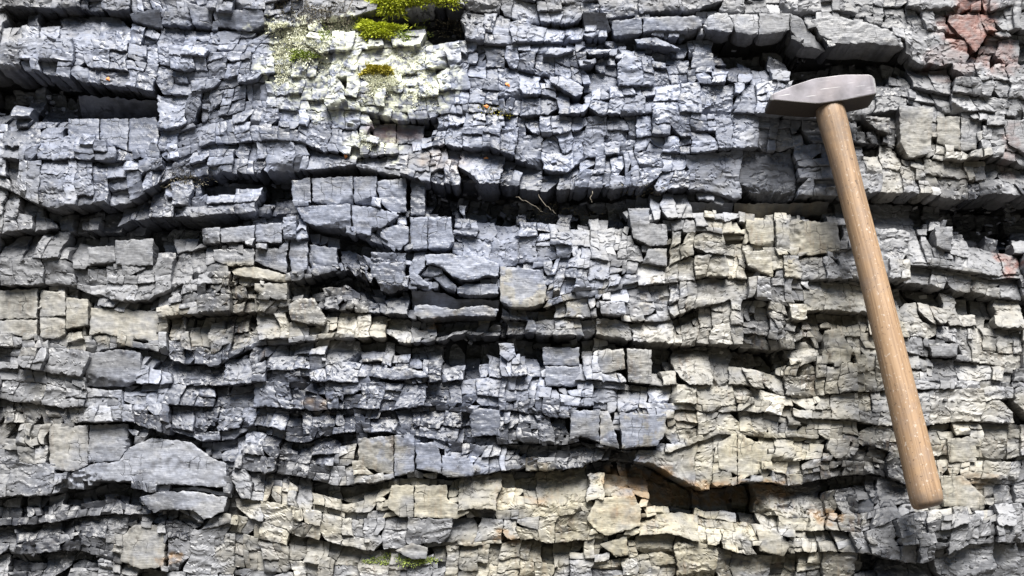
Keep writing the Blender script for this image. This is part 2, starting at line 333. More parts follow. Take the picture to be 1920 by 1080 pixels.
# raster of the surveyed stones, to leave their places free
RS = 2.0
RW, RH = int((U1 - U0) / RS) + 1, int((V1 - V0) / RS) + 1
ru, rv = np.meshgrid(U0 + np.arange(RW) * RS, V0 + np.arange(RH) * RS)
OCC = np.zeros((RH, RW), bool)
for (pl, *_r) in BIG:
    us = [p[0] for p in pl]; vs = [p[1] for p in pl]
    i0, i1 = max(0, int((min(us) - U0) / RS)), min(RW, int((max(us) - U0) / RS) + 2)
    j0, j1 = max(0, int((min(vs) - V0) / RS)), min(RH, int((max(vs) - V0) / RS) + 2)
    OCC[j0:j1, i0:i1] |= inside(ru[j0:j1, i0:i1], rv[j0:j1, i0:i1], pl)
OCCI = np.zeros((RH + 1, RW + 1)); OCCI[1:, 1:] = OCC.cumsum(0).cumsum(1)


def occ_frac(u0, v0, u1, v1):
    i0, i1 = int(np.clip((u0 - U0) / RS, 0, RW - 1)), int(np.clip((u1 - U0) / RS, 0, RW - 1)) + 1
    j0, j1 = int(np.clip((v0 - V0) / RS, 0, RH - 1)), int(np.clip((v1 - V0) / RS, 0, RH - 1)) + 1
    n = OCCI[j1, i1] - OCCI[j0, i1] - OCCI[j1, i0] + OCCI[j0, i0]
    return n / ((i1 - i0) * (j1 - j0))


# ------------------------------------------------------------------ splitting the beds into stones
LEAVES = []


def split(k, q, off, tiltu, tiltv, depth, asp=1.5):
    """q: corners TL TR BR BL as (u, t) inside bed k; off: how far this lump stands out"""
    uc = sum(p[0] for p in q) / 4
    T = max(4.0, lv(k + 1, uc) - lv(k, uc))
    tc = sum(p[1] for p in q) / 4
    vc = lv(k, uc) + tc * T
    wd = (q[1][0] + q[2][0] - q[0][0] - q[3][0]) / 2
    ht = (q[2][1] + q[3][1] - q[0][1] - q[1][1]) / 2 * T
    s = target_size(uc, vc) * rnd.lognormvariate(0, 0.48)
    f = occ_frac(uc - wd / 2, vc - ht / 2, uc + wd / 2, vc + ht / 2)
    if f > 0.97:
        return
    if 0.04 < f:
        s = min(s, 20)
    ratio = asp if s > 24 else max(asp, 1.05)
    done = wd < s * 1.25 and ht < s * 1.1
    if (wd < 7 or wd < 0.3 * ht) and ht < 9:
        done = True
    if depth > 12:
        done = True
    if done:
        if f > 0.45:
            return
        LEAVES.append((k, q, off, tiltu, tiltv))
        return
    sig = (0.04 if max(wd, ht) < 42 else .045) * min(max(wd, ht), 90)
    vert = wd * rnd.uniform(0.75, 1.25) > ht * ratio * rnd.uniform(.7, 1.1)
    if ht > s * 1.6 and wd < s * 0.9:
        vert = False
    if wd > s * 1.6 and ht < s * 0.8:
        vert = True
    m = rnd.uniform(0.3, 0.7)
    q_ = 1.0 if vert else .55
    o1, o2 = off + rnd.gauss(0, sig * q_), off + rnd.gauss(0, sig * q_)
    t1 = (tiltu + rnd.gauss(0, .028), tiltv + rnd.gauss(0, .022) * q_)
    t2 = (tiltu + rnd.gauss(0, .028), tiltv + rnd.gauss(0, .022) * q_)
    lerp = lambda a, b, x: (a[0] + (b[0] - a[0]) * x, a[1] + (b[1] - a[1]) * x)
    if vert:
        j = min(0.3, rnd.choice([1.5, 2, 3, 3, 8]) / max(wd, 1)) * rnd.uniform(-1, 1)
        a, b = lerp(q[0], q[1], m + j), lerp(q[3], q[2], m - j)
        split(k, (q[0], a, b, q[3]), o1, *t1, depth + 1, asp * rnd.uniform(.85, 1.18))
        split(k, (a, q[1], q[2], b), o2, *t2, depth + 1, asp * rnd.uniform(.85, 1.18))
    else:
        j = min(0.28, rnd.choice([1.5, 2, 3, 6]) / max(ht, 1)) * rnd.uniform(-1, 1)
        a, b = lerp(q[0], q[3], m + j), lerp(q[1], q[2], m - j)
        split(k, (q[0], q[1], b, a), o1, *t1, depth + 1, asp * rnd.uniform(.85, 1.18))
        split(k, (a, b, q[2], q[3]), o2, *t2, depth + 1, asp * rnd.uniform(.85, 1.18))


joints = []
u = U0
while u < U1:
    joints.append(u)
    u += rnd.uniform(70, 190)
joints += [320, 541, 938, 765, 1069, 1478, 293]
joints.sort()
for k in range(NL - 1):
    cuts = [U0] + [j + rnd.gauss(0, 5) for j in joints if j > U0 + 20 and rnd.random() < 0.42] + [U1]
    cuts.sort()
    for a, b in zip(cuts[:-1], cuts[1:]):
        if b - a < 6:
            continue
        if rnd.random() < .3:
            # a long thin bed along the foot or the head of this segment
            m_ = rnd.choice([rnd.uniform(.72, .88), rnd.uniform(.12, .26)])
            o_ = rnd.gauss(0, 4)
            split(k, ((a, 0.0), (b, 0.0), (b, m_), (a, m_)), o_, rnd.gauss(0, .03), rnd.gauss(.02, .03), 1, rnd.choice([.7, 1.1, 1.5]))
            split(k, ((a, m_), (b, m_), (b, 1.0), (a, 1.0)), o_ + rnd.gauss(0, 2.5), rnd.gauss(0, .03), rnd.gauss(.02, .03), 1, rnd.choice([.7, 1.1, 1.5]))
            continue
        split(k, ((a, 0.0), (b, 0.0), (b, 1.0), (a, 1.0)), rnd.gauss(0, 4), rnd.gauss(0, .035), rnd.gauss(.02, .035), 0, rnd.choice([.5, .7, .9, 1.2, 1.8]))

# ------------------------------------------------------------------ stone surfaces
ST_POS, ST_H, ST_TRI, ST_INFO = [], [], [], []      # per stone: (u,v), h offset, triangles, meta


def chips(n, size, strong=1.0):
    out = []
    for _ in range(n):
        r = rnd.random()
        if r < .45:
            th = math.radians(rnd.gauss(90, 28))       # foot of the stone (v points down)
        elif r < .62:
            th = math.radians(rnd.gauss(-90, 25))
        else:
            th = math.radians(rnd.uniform(0, 360))
        out.append((math.cos(th), math.sin(th), rnd.uniform(.35, .95), rnd.uniform(.35, 1.5) * strong))
    return out


def finish_stone(UV, ring, tris, hc, tu, tv, size, back, meta, soft=1.0):
    """UV: points; ring: rim indices in order; face triangles; walls are added here"""
    cu, cv = UV.mean(0)
    ext = np.maximum((UV.max(0) - UV.min(0)) / 2, 3)
    d = UV - (cu, cv)
    h = hc + d[:, 0] * tu + d[:, 1] * tv
    nch = rnd.choice([0, 0, 0, 1, 1, 2]) if size > 13 else rnd.choice([0, 0, 1])
    for (cx, cy, c, sl) in chips(nch, size, soft):
        half = abs(cx) * ext[0] + abs(cy) * ext[1]
        pr = d[:, 0] * cx + d[:, 1] * cy
        pr = pr + 0.12 * half * noise(UV[:, 0] / 9, UV[:, 1] / 9, 300 + len(ST_INFO) % 50)
        drop = np.maximum(0, pr - c * half) * sl
        h = h - np.minimum(drop, 0.5 * size + 3)
    rim = np.array(ring)
    h[rim] -= rng.uniform(0.2, 1.2, len(rim)) * min(1.0, size / 22)
    n = len(UV)
    hb = min(h[rim].min(), hc) - back
    m = len(rim)
    rows = int(np.clip(back / 13, 1, 6)) if size > 12 else 1
    parts, walls, prev = [np.column_stack([UV, h])], [], rim
    lam = fbm(np.arange(rows + 1) * 1.7 + hc, np.zeros(rows + 1) + size, 77, 2) * min(2.6, .06 * size + .5)
    sm_ = UV[rim].copy()
    if rows > 1:
        for q_ in range(-5, 6):
            if q_: sm_ += np.roll(UV[rim], q_, 0)
        sm_ /= 11
    for rw in range(1, rows + 1):
        f = rw / rows
        sh = 1 - .035 * f
        jit = (fbm(UV[rim, 0] / 7 + rw * 9.1, UV[rim, 1] / 7, 78, 2)[:, None] * np.array([2.2, 2.2]) + lam[rw]) * min(1.0, size / 30) * (1 if rw < rows else .3)
        ruv = (UV[rim] * (1 - .8 * f ** .5) + sm_ * .8 * f ** .5) * sh + np.array([cu, cv]) * (1 - sh) + np.sign(np.array([cu, cv]) - UV[rim]) * jit * .8
        parts.append(np.column_stack([ruv, h[rim] * (1 - f) + hb * f + rng.uniform(-1.5, 1.5, m)]))
        cur = n + (rw - 1) * m + np.arange(m)
        a, b, c, e = prev, np.roll(prev, -1), cur, np.roll(cur, -1)
        walls += [np.column_stack([a, c, b]), np.column_stack([b, c, e])]
        prev = cur
    P = np.vstack(parts)
    walls = np.vstack(walls)
    ST_POS.append(P)
    ST_TRI.append(np.vstack([tris, walls]))
    meta['nf'] = n
    ST_INFO.append(meta)


LU = np.array([sum(p[0] for p in L[1]) / 4 for L in LEAVES])
LT = np.array([sum(p[1] for p in L[1]) / 4 for L in LEAVES])
LK = np.array([L[0] for L in LEAVES])
LVC = np.zeros(len(LEAVES)); LAB = np.zeros(len(LEAVES))
for k in range(NL - 1):
    mk = LK == k
    LVC[mk] = lv(k, LU[mk]) * (1 - LT[mk]) + lv(k + 1, LU[mk]) * LT[mk]
    LAB[mk] = np.interp(LU[mk], UGRID, LA[k + 1])
HB = hbase(LU, LVC)
crz = blob(LU, LVC, DARK)
HD = (hbase(LU, LVC + 6) - hbase(LU, LVC - 6)) / 12
for i, (k, q, off, tu, tv) in enumerate(LEAVES):
    tu, tv = tu * .8, tv * .8
    wd = (q[1][0] + q[2][0] - q[0][0] - q[3][0]) / 2
    uc = LU[i]
    T = max(4.0, lv(k + 1, uc) - lv(k, uc))
    ht = (q[2][1] + q[3][1] - q[0][1] - q[1][1]) / 2 * T
    if wd < 2.5 or ht < 2.5:
        continue
    outside = uc < -60 or uc > 1980 or LVC[i] < -50 or LVC[i] > 1130
    st = 5.0 if outside else 2.6
    nx = max(3, int(round(wd / st)) + 1); ny = max(3, int(round(ht / st)) + 1)
    s = np.linspace(0, 1, nx); t = np.linspace(0, 1, ny)
    if nx > 3: s[1], s[-2] = min(s[1], 1.3 / wd), max(s[-2], 1 - 1.3 / wd)
    if ny > 3: t[1], t[-2] = min(t[1], 1.3 / ht), max(t[-2], 1 - 1.3 / ht)
    sg, tg = np.meshgrid(s, t)
    Q = np.array(q)
    A = (Q[0][None, None] * ((1 - sg) * (1 - tg))[..., None] + Q[1][None, None] * (sg * (1 - tg))[..., None]
         + Q[2][None, None] * (sg * tg)[..., None] + Q[3][None, None] * ((1 - sg) * tg)[..., None])
    uu, tt = A[..., 0], A[..., 1]
    vv = lv(k, uu) * (1 - tt) + lv(k + 1, uu) * tt
    if not outside:
        uu = uu + 8 * fbm(uu / 75.0, vv / 50.0, 801, 2)
    gap = min(.7, 0.025 * min(wd, ht)) * rnd.uniform(-.5, 1.1)
    sz = math.sqrt(wd * ht)
    ra = min(2.0, .05 * min(wd, ht)) * rnd.uniform(.4, 1.6)
    e0, e1, e2, e3 = (rnd.uniform(0, 500) for _ in range(4))
    nl = lambda x, e: fbm(x / 9.0, x * 0 + e, 70, 3) * ra + gap
    uu = uu + nl(vv, e0) * (1 - sg) ** 2 - nl(vv, e1) * sg ** 2
    vv = vv + nl(uu, e2) * (1 - tg) ** 2 - nl(uu, e3) * tg ** 2
    # a broken corner now and then
    if rnd.random() < .22:
        cs, ct = rnd.choice([(0, 0), (1, 0), (0, 1), (1, 1), (0, 1), (1, 1)])
        r = rnd.uniform(.25, .6)
        dd = np.abs(sg - cs) + np.abs(tg - ct)
        kf = np.maximum(0, r - dd) * .5
        uu = uu + (kf * wd) * (1 if cs == 0 else -1)
        vv = vv + (kf * ht) * (1 if ct == 0 else -1)
    UV = np.column_stack([uu.ravel(), vv.ravel()])
    idx = np.arange(nx * ny).reshape(ny, nx)
    a, b, c, d_ = idx[:-1, :-1].ravel(), idx[:-1, 1:].ravel(), idx[1:, 1:].ravel(), idx[1:, :-1].ravel()
    flip = rng.random(len(a)) < .5
    t1 = np.where(flip[:, None], np.column_stack([a, d_, c]), np.column_stack([a, d_, b]))
    t2 = np.where(flip[:, None], np.column_stack([a, c, b]), np.column_stack([d_, c, b]))
    tris = np.vstack([t1, t2])
    ring = np.concatenate([idx[0, :-1], idx[:-1, -1], idx[-1, :0:-1], idx[:0:-1, 0]])
    hc = HB[i] + off * .9 + rnd.gauss(0, .018 * sz)
    if crz[i] > .4 and sz < 32 and rnd.random() < .7:
        tu += rnd.gauss(0, .28); tv += rnd.gauss(-.08, .32); hc += rnd.gauss(-3, 4.5)
    elif sz < 60:
        q_ = rnd.random()
        if q_ < .055:
            hc -= rnd.uniform(4, 14)
        elif q_ < .085:
            hc += rnd.uniform(3, 8)
    if LT[i] > .6 and LAB[i] > 18:
        hc += rnd.uniform(-2, 3)
    foot = .095 if sz > 10 else .06
    slope = float(np.clip(HD[i], -.1, .45)) * .9
    finish_stone(UV, ring, tris, hc, tu + rnd.gauss(0, .03), tv + slope + foot * rnd.uniform(.3, 1.5) + rnd.gauss(0.0, .035), sz, 16 + LAB[i] * 1.1 + .3 * sz,
                 dict(u=uc, v=LVC[i], area=wd * ht, size=sz, tone=rnd.lognormvariate(0, .2), h=hc, big=False))


def rough_outline(pl, amp, step=2.8):
    out = []
    n = len(pl)
    e = rnd.uniform(0, 999)
    acc = 0
    for i in range(n):
        p, q = Vector(pl[i]), Vector(pl[(i + 1) % n])
        L = (q - p).length
        m = max(1, int(L / step))
        nrm = Vector((q.y - p.y, p.x - q.x)) / max(L, .1)
        for j in range(m):
            x = j / m
            wgt = min(1, 4 * x, 4 * (1 - x) + .2)
            o = float(fbm(np.array([(acc + x * L) / 11.0]), np.array([e]), 71, 3)[0]) * amp * (.35 + .65 * wgt)
            out.append(p.lerp(q, x) + nrm * o)
        acc += L
    return out


for (pl, h, tu, tv, tone) in BIG:
    us = [p[0] for p in pl]; vs = [p[1] for p in pl]
    ar = abs(sum(pl[j][0] * pl[(j + 1) % len(pl)][1] - pl[(j + 1) % len(pl)][0] * pl[j][1] for j in range(len(pl)))) / 2
    sz = math.sqrt(ar)
    out = rough_outline(pl, min(2.2, .045 * sz))
    poly = [(p.x, p.y) for p in out]
    gu, gv = np.meshgrid(np.arange(min(us), max(us), 2.6), np.arange(min(vs), max(vs), 2.6))
    gu = gu + rng.uniform(-.6, .6, gu.shape); gv = gv + rng.uniform(-.6, .6, gv.shape)
    ins = inside(gu, gv, poly)
    pts = np.column_stack([gu[ins], gv[ins]])
    pa = np.array(poly)
    if len(pts):
        dmin = np.sqrt(((pts[:, None, :] - pa[None]) ** 2).sum(2)).min(1)
        pts = pts[dmin > 1.3]
    allp = [Vector(p) for p in poly] + [Vector(p) for p in pts]
    n = len(poly)
    vo, eo, fo, _a, _b, _c = delaunay_2d_cdt(allp, [(i, (i + 1) % n) for i in range(n)], [], 1, 1e-5)
    if len(vo) != len(allp):
        print('cdt changed points', len(vo), len(allp))
    UV = np.array([(p.x, p.y) for p in vo])
    F = np.array([f for f in fo if len(f) == 3])
    x, y = UV[F][..., 0], UV[F][..., 1]
    cr = (x[:, 1] - x[:, 0]) * (y[:, 2] - y[:, 0]) - (x[:, 2] - x[:, 0]) * (y[:, 1] - y[:, 0])
    F = np.where((cr > 0)[:, None], F[:, ::-1], F)
    cu, cv = UV.mean(0)
    smooth = tv < -.2
    finish_stone(UV, np.arange(n), F, h + 11 * float(fbm(np.array([cu / 340.0]), np.array([cv / 260.0]), 90, 2)[0]), tu, tv, sz,
                 26 + .2 * sz + (20 if h > 5 else 8),
                 dict(u=cu, v=cv, area=ar, size=sz, tone=tone, h=h, big=True), .6 if not smooth else .2)

NS = len(ST_INFO)
cnt = np.array([len(p) for p in ST_POS])
P = np.vstack(ST_POS)
sid = np.repeat(np.arange(NS), cnt)
front = np.concatenate([np.arange(c) < m['nf'] for c, m in zip(cnt, ST_INFO)])
U, V = P[:, 0].copy(), P[:, 1].copy()
ssz = np.array([m['size'] for m in ST_INFO])[sid]
stone_seed = (np.arange(NS) * 37.77)[sid]
# relief of the faces: a soft undulation, conchoidal scales with sharp scarps, grit
slab = np.array([1.0 if (m['big'] and m['size'] > 34) else 0.0 for m in ST_INFO])[sid]
amp = np.clip(ssz / 32.0, .35, .95) * (1 - .6 * slab)
crumb = blob(U, V, DARK)
wu, wv = U + 9 * noise(U / 26, V / 26, 5), V + 9 * noise(U / 26, V / 26, 6)
und = .3 * fbm(wu / 37.0 + stone_seed, wv / 24.0, 101, 4, .55)
sc = fbm(wu / 60.0 + stone_seed * 1.3, wv / 17.0, 111, 4, .6)
steps = np.floor(sc * 1.5 + .4) * 1.9
grit = .22 * noise(U / 4.0, V / 3.2, 121) +   .13 * rng.standard_normal(len(U))
relief = amp * (und + steps * .9) + grit + crumb * 1.1 * fbm(U / 12.0, V / 6.0, 131, 2)
P[:, 2] += np.where(front, relief, 0)
# rims follow their own relief so that faces and walls meet
TONE = np.array([m['tone'] for m in ST_INFO])[sid]


def rock_colour(U, V, tone, cen):
    Us, Vs = (U, V) if cen is None else (U * .35 + cen[0] * .65, V * .35 + cen[1] * .65)
    n1 = fbm(U / 60.0, V / 45.0, 201, 4)
    n2 = fbm(U / 14.0, V / 11.0, 211, 3)
    n3 = noise(U / 5.0, V / 26.0, 221)           # run-off streaks
    y = np.clip(blob(Us, Vs, YELLOW, 16, 31) * (1.0 + .5 * n1) + .14 * n1 + .12 * n2, 0, 1)
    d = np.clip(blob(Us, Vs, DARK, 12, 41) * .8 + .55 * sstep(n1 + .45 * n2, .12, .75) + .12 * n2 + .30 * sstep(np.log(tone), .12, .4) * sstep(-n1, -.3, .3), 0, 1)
    r = np.clip(blob(U, V, RED, 8, 51) * (1 + .5 * n2), 0, 1)
    ru_ = np.clip(blob(U, V, RUST, 8, 55) * (1 + .8 * n2) + .28 * y * sstep(noise(U / 5.0, V / 50.0, 241) + .5 * n1, .25, .7), 0, 1)
    bed = fbm(U / 420.0, (V + 10 * noise(U / 200, V / 200, 3)) / 13.0, 251, 3)
    l = np.clip(blob(U, V, LIME, 12, 61) * 1.6 * sstep(n2 + .6 * noise(U / 4.5, V / 4.5, 231) + .1, -.25, .35), 0, 1)
    b = np.clip(blob(U, V, BLUE, 20, 71) + .2 * n1, 0, 1)
    grey = np.array([.186, .190, .205]); blue = np.array([.160, .182, .250]); yel = np.array([.372, .337, .24])
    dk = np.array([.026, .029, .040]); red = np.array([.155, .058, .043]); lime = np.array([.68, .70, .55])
    c = grey[None] + (blue - grey)[None] * b[:, None]
    c = c + (yel[None] - c) * (y * (1 - .75 * b * (y < .5)))[:, None] * .8
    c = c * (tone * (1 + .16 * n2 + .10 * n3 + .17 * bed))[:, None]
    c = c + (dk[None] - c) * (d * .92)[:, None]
    c = c + (red[None] * (1 + .3 * n2)[:, None] - c) * (r * .85)[:, None]
    c = c + (np.array([[.20, .125, .062]]) * (1 + .3 * n2)[:, None] - c) * (ru_ * .8)[:, None]
    c = c + (lime[None] * (1 + .25 * n2)[:, None] - c) * (l * .85)[:, None]
    gl = np.clip(.25 + .7 * d + .25 * b - .7 * l - .2 * y, 0, 1)      # shine of damp shale
    return np.clip(c, .015, .85), gl


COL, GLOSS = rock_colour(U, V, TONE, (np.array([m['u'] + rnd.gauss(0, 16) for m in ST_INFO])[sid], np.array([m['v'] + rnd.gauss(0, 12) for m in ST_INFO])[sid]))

GLOSS = np.clip(GLOSS + np.array([rnd.gauss(.06, .2) for m in ST_INFO])[sid], 0, 1)

# height raster of the finished wall, to rest other things on it
HR = np.full((RH, RW), -60.0)
ii = np.clip(np.round((U - U0) / RS).astype(int), 0, RW - 1); jj = np.clip(np.round((V - V0) / RS).astype(int), 0, RH - 1)
np.maximum.at(HR, (jj[front], ii[front]), P[front, 2])


def surf(u, v, r=3):
    i, j = int((u - U0) / RS), int((v - V0) / RS)
    return float(np.percentile(HR[max(0, j - r):j + r + 1, max(0, i - r):i + r + 1], 60 if r < 6 else 85))


# ------------------------------------------------------------------ materials
def new_mat(name):
    m = bpy.data.materials.new(name)
    m.use_nodes = True
    return m, m.node_tree, m.node_tree.nodes, m.node_tree.links, m.node_tree.nodes['Principled BSDF']


def N(nodes, t, **kw):
    n = nodes.new(t)
    for k, v in kw.items():
        setattr(n, k, v)
    return n


def rock_material():
    m, t, nd, lk, bs = new_mat('shale')
    at = N(nd, 'ShaderNodeAttribute', attribute_name='Col')
    geo = N(nd, 'ShaderNodeNewGeometry')
    n1 = N(nd, 'ShaderNodeTexNoise'); n1.inputs['Scale'].default_value = 140; n1.inputs['Detail'].default_value = 6; n1.inputs['Roughness'].default_value = .65
    mp = N(nd, 'ShaderNodeMapping'); mp.inputs['Scale'].default_value = (110, 110, 900)
    n2 = N(nd, 'ShaderNodeTexNoise'); n2.inputs['Scale'].default_value = 1.0; n2.inputs['Detail'].default_value = 5
    n3 = N(nd, 'ShaderNodeTexNoise'); n3.inputs['Scale'].default_value = 900; n3.inputs['Detail'].default_value = 3
    lk.new(geo.outputs['Position'], n1.inputs['Vector']); lk.new(geo.outputs['Position'], mp.inputs['Vector'])
    lk.new(mp.outputs[0], n2.inputs['Vector']); lk.new(geo.outputs['Position'], n3.inputs['Vector'])
    mr = N(nd, 'ShaderNodeMapRange'); mr.inputs[1].default_value = .3; mr.inputs[2].default_value = .72; mr.inputs[3].default_value = .72; mr.inputs[4].default_value = 1.22
    lk.new(n1.outputs[0], mr.inputs[0])
    mr2 = N(nd, 'ShaderNodeMapRange'); mr2.inputs[1].default_value = .3; mr2.inputs[2].default_value = .7; mr2.inputs[3].default_value = .85; mr2.inputs[4].default_value = 1.15
    lk.new(n2.outputs[0], mr2.inputs[0])
    mu = N(nd, 'ShaderNodeMath', operation='MULTIPLY'); lk.new(mr.outputs[0], mu.inputs[0]); lk.new(mr2.outputs[0], mu.inputs[1])
    vm = N(nd, 'ShaderNodeVectorMath', operation='SCALE'); lk.new(at.outputs['Color'], vm.inputs[0]); lk.new(mu.outputs[0], vm.inputs['Scale'])
    # pale specks of lichen and quartz
    vo = N(nd, 'ShaderNodeTexVoronoi'); vo.inputs['Scale'].default_value = 330
    lk.new(geo.outputs['Position'], vo.inputs['Vector'])
    ml = N(nd, 'ShaderNodeMath', operation='LESS_THAN'); ml.inputs[1].default_value = .09; lk.new(vo.outputs['Distance'], ml.inputs[0])
    mx = N(nd, 'ShaderNodeMix', data_type='RGBA'); mx.inputs['B'].default_value = (.5, .5, .46, 1)
    m3 = N(nd, 'ShaderNodeMath', operation='MULTIPLY'); m3.inputs[1].default_value = .35; lk.new(ml.outputs[0], m3.inputs[0])
    lk.new(m3.outputs[0], mx.inputs['Factor']); lk.new(vm.outputs[0], mx.inputs['A'])
    lk.new(mx.outputs['Result'], bs.inputs['Base Color'])
    # hairline joints inside the stones
    mpc = N(nd, 'ShaderNodeMapping'); mpc.inputs['Scale'].default_value = (95, 62, 55)
    sx_ = N(nd, 'ShaderNodeSeparateXYZ'); cx_ = N(nd, 'ShaderNodeCombineXYZ')
    nw = N(nd, 'ShaderNodeTexNoise'); nw.inputs['Scale'].default_value = 45; nw.inputs['Detail'].default_value = 4
    lk.new(geo.outputs['Position'], nw.inputs['Vector'])
    vs_ = N(nd, 'ShaderNodeVectorMath', operation='SCALE'); vs_.inputs['Scale'].default_value = .02; lk.new(nw.outputs['Color'], vs_.inputs[0])
    va = N(nd, 'ShaderNodeVectorMath', operation='ADD'); lk.new(geo.outputs['Position'], va.inputs[0]); lk.new(vs_.outputs[0], va.inputs[1])
    lk.new(va.outputs[0], mpc.inputs['Vector']); lk.new(mpc.outputs[0], sx_.inputs[0]); lk.new(sx_.outputs['X'], cx_.inputs['X']); lk.new(sx_.outputs['Z'], cx_.inputs['Y'])
    vc = N(nd, 'ShaderNodeTexVoronoi', feature='DISTANCE_TO_EDGE', voronoi_dimensions='2D'); vc.inputs['Scale'].default_value = 1; vc.inputs['Randomness'].default_value = .28
    lk.new(cx_.outputs[0], vc.inputs['Vector'])
    crk = N(nd, 'ShaderNodeMapRange'); crk.inputs[1].default_value = .012; crk.inputs[2].default_value = .045
    lk.new(vc.outputs['Distance'], crk.inputs[0])
    nm = N(nd, 'ShaderNodeTexNoise'); nm.inputs['Scale'].default_value = 28; nm.inputs['Detail'].default_value = 3
    lk.new(geo.outputs['Position'], nm.inputs['Vector'])
    mm = N(nd, 'ShaderNodeMapRange'); mm.inputs[1].default_value = .38; mm.inputs[2].default_value = .46
    lk.new(nm.outputs[0], mm.inputs[0])
    nw2 = N(nd, 'ShaderNodeMapRange'); nw2.inputs[1].default_value = .3; nw2.inputs[2].default_value = .7; nw2.inputs[3].default_value = .0; nw2.inputs[4].default_value = .03
    lk.new(nw.outputs['Fac'], nw2.inputs[0]); lk.new(nw2.outputs[0], crk.inputs[1])
    cmax = N(nd, 'ShaderNodeMath', operation='MAXIMUM'); lk.new(crk.outputs[0], cmax.inputs[0]); lk.new(mm.outputs[0], cmax.inputs[1])
    cm = N(nd, 'ShaderNodeMapRange'); cm.inputs[3].default_value = .3; lk.new(cmax.outputs[0], cm.inputs[0])
    cv_ = N(nd, 'ShaderNodeVectorMath', operation='SCALE'); lk.new(mx.outputs['Result'], cv_.inputs[0]); lk.new(cm.outputs[0], cv_.inputs['Scale'])
    lk.new(cv_.outputs[0], bs.inputs['Base Color'])
    rr = N(nd, 'ShaderNodeMapRange'); rr.inputs[3].default_value = .66; rr.inputs[4].default_value = .36
    lk.new(at.outputs['Alpha'], rr.inputs[0])
    ra = N(nd, 'ShaderNodeMath', operation='MULTIPLY_ADD'); ra.inputs[1].default_value = .25; lk.new(n1.outputs[0], ra.inputs[0])
    rs = N(nd, 'ShaderNodeMath', operation='SUBTRACT'); rs.inputs[1].default_value = .125; lk.new(rr.outputs[0], rs.inputs[0]); lk.new(rs.outputs[0], ra.inputs[2])
    lk.new(ra.outputs[0], bs.inputs['Roughness'])
    bs.inputs['Specular IOR Level'].default_value = .5
    ad = N(nd, 'ShaderNodeMath', operation='MULTIPLY_ADD'); ad.inputs[1].default_value = .45; lk.new(n3.outputs[0], ad.inputs[0]); lk.new(n2.outputs[0], ad.inputs[2])
    ad2 = N(nd, 'ShaderNodeMath', operation='MULTIPLY_ADD'); ad2.inputs[1].default_value = 1.2; lk.new(cmax.outputs[0], ad2.inputs[0]); lk.new(ad.outputs[0], ad2.inputs[2])
    bp = N(nd, 'ShaderNodeBump'); bp.inputs['Strength'].default_value = .55; bp.inputs['Distance'].default_value = .0006
    lk.new(ad2.outputs[0], bp.inputs['Height']); lk.new(bp.outputs[0], bs.inputs['Normal'])
    return m


ROCK = rock_material()


def world_co(P):
    return np.column_stack([(P[:, 0] - 960) * S, -P[:, 2] * S, Z0 + (540 - P[:, 1]) * S])


def mesh_from(name, co_, tri, mat, col=None, gl=None, sharp=33):
    me = bpy.data.meshes.new(name)
    me.vertices.add(len(co_)); me.vertices.foreach_set('co', np.ascontiguousarray(co_, np.float32).ravel())
    nt_ = len(tri)
    me.loops.add(nt_ * 3); me.loops.foreach_set('vertex_index', np.ascontiguousarray(tri, np.int32).ravel())
    me.polygons.add(nt_); me.polygons.foreach_set('loop_start', np.arange(0, nt_ * 3, 3, dtype=np.int32))
    me.update(calc_edges=True)
    if col is not None:
        a = me.color_attributes.new('Col', 'FLOAT_COLOR', 'POINT')
        rgba = np.column_stack([col, gl]).astype(np.float32)
        a.data.foreach_set('color', rgba.ravel())
    me.materials.append(mat)
    if sharp is not None:
        me.set_sharp_from_angle(angle=math.radians(sharp))
    return me


def link(name, me, parent=None, loc=None):
    o = bpy.data.objects.new(name, me)
    C.objects.link(o)
    if parent is not None:
        o.parent = parent
    if loc is not None:
        o.location = loc
    return o


def tag(o, label, cat, group=None, kind=None):
    o['label'] = label; o['category'] = cat
    if group: o['group'] = group
    if kind: o['kind'] = kind
    return o


# ------------------------------------------------------------------ ground and the body of the cliff
def ground():
    bm = bmesh.new()
    bmesh.ops.create_grid(bm, x_segments=60, y_segments=60, size=40)
    for v in bm.verts:
        v.co.z = .05 * math.sin(v.co.x * .9) * math.cos(v.co.y * .7)
    me = bpy.data.meshes.new('ground'); bm.to_mesh(me); bm.free()
    m, t, nd, lk, bs = new_mat('forest_soil')
    n = N(nd, 'ShaderNodeTexNoise'); n.inputs['Scale'].default_value = 6; n.inputs['Detail'].default_value = 8
    cr = N(nd, 'ShaderNodeValToRGB'); cr.color_ramp.elements[0].color = (.045, .04, .03, 1); cr.color_ramp.elements[1].color = (.12, .105, .085, 1)
    tc = N(nd, 'ShaderNodeTexCoord'); lk.new(tc.outputs['Object'], n.inputs['Vector'])
    lk.new(n.outputs[0], cr.inputs[0]); lk.new(cr.outputs[0], bs.inputs['Base Color']); bs.inputs['Roughness'].default_value = .95
    me.materials.append(m)
    o = link('ground', me)
    tag(o, 'bare stony ground at the foot of the rock face', 'ground', kind='structure')


ground()

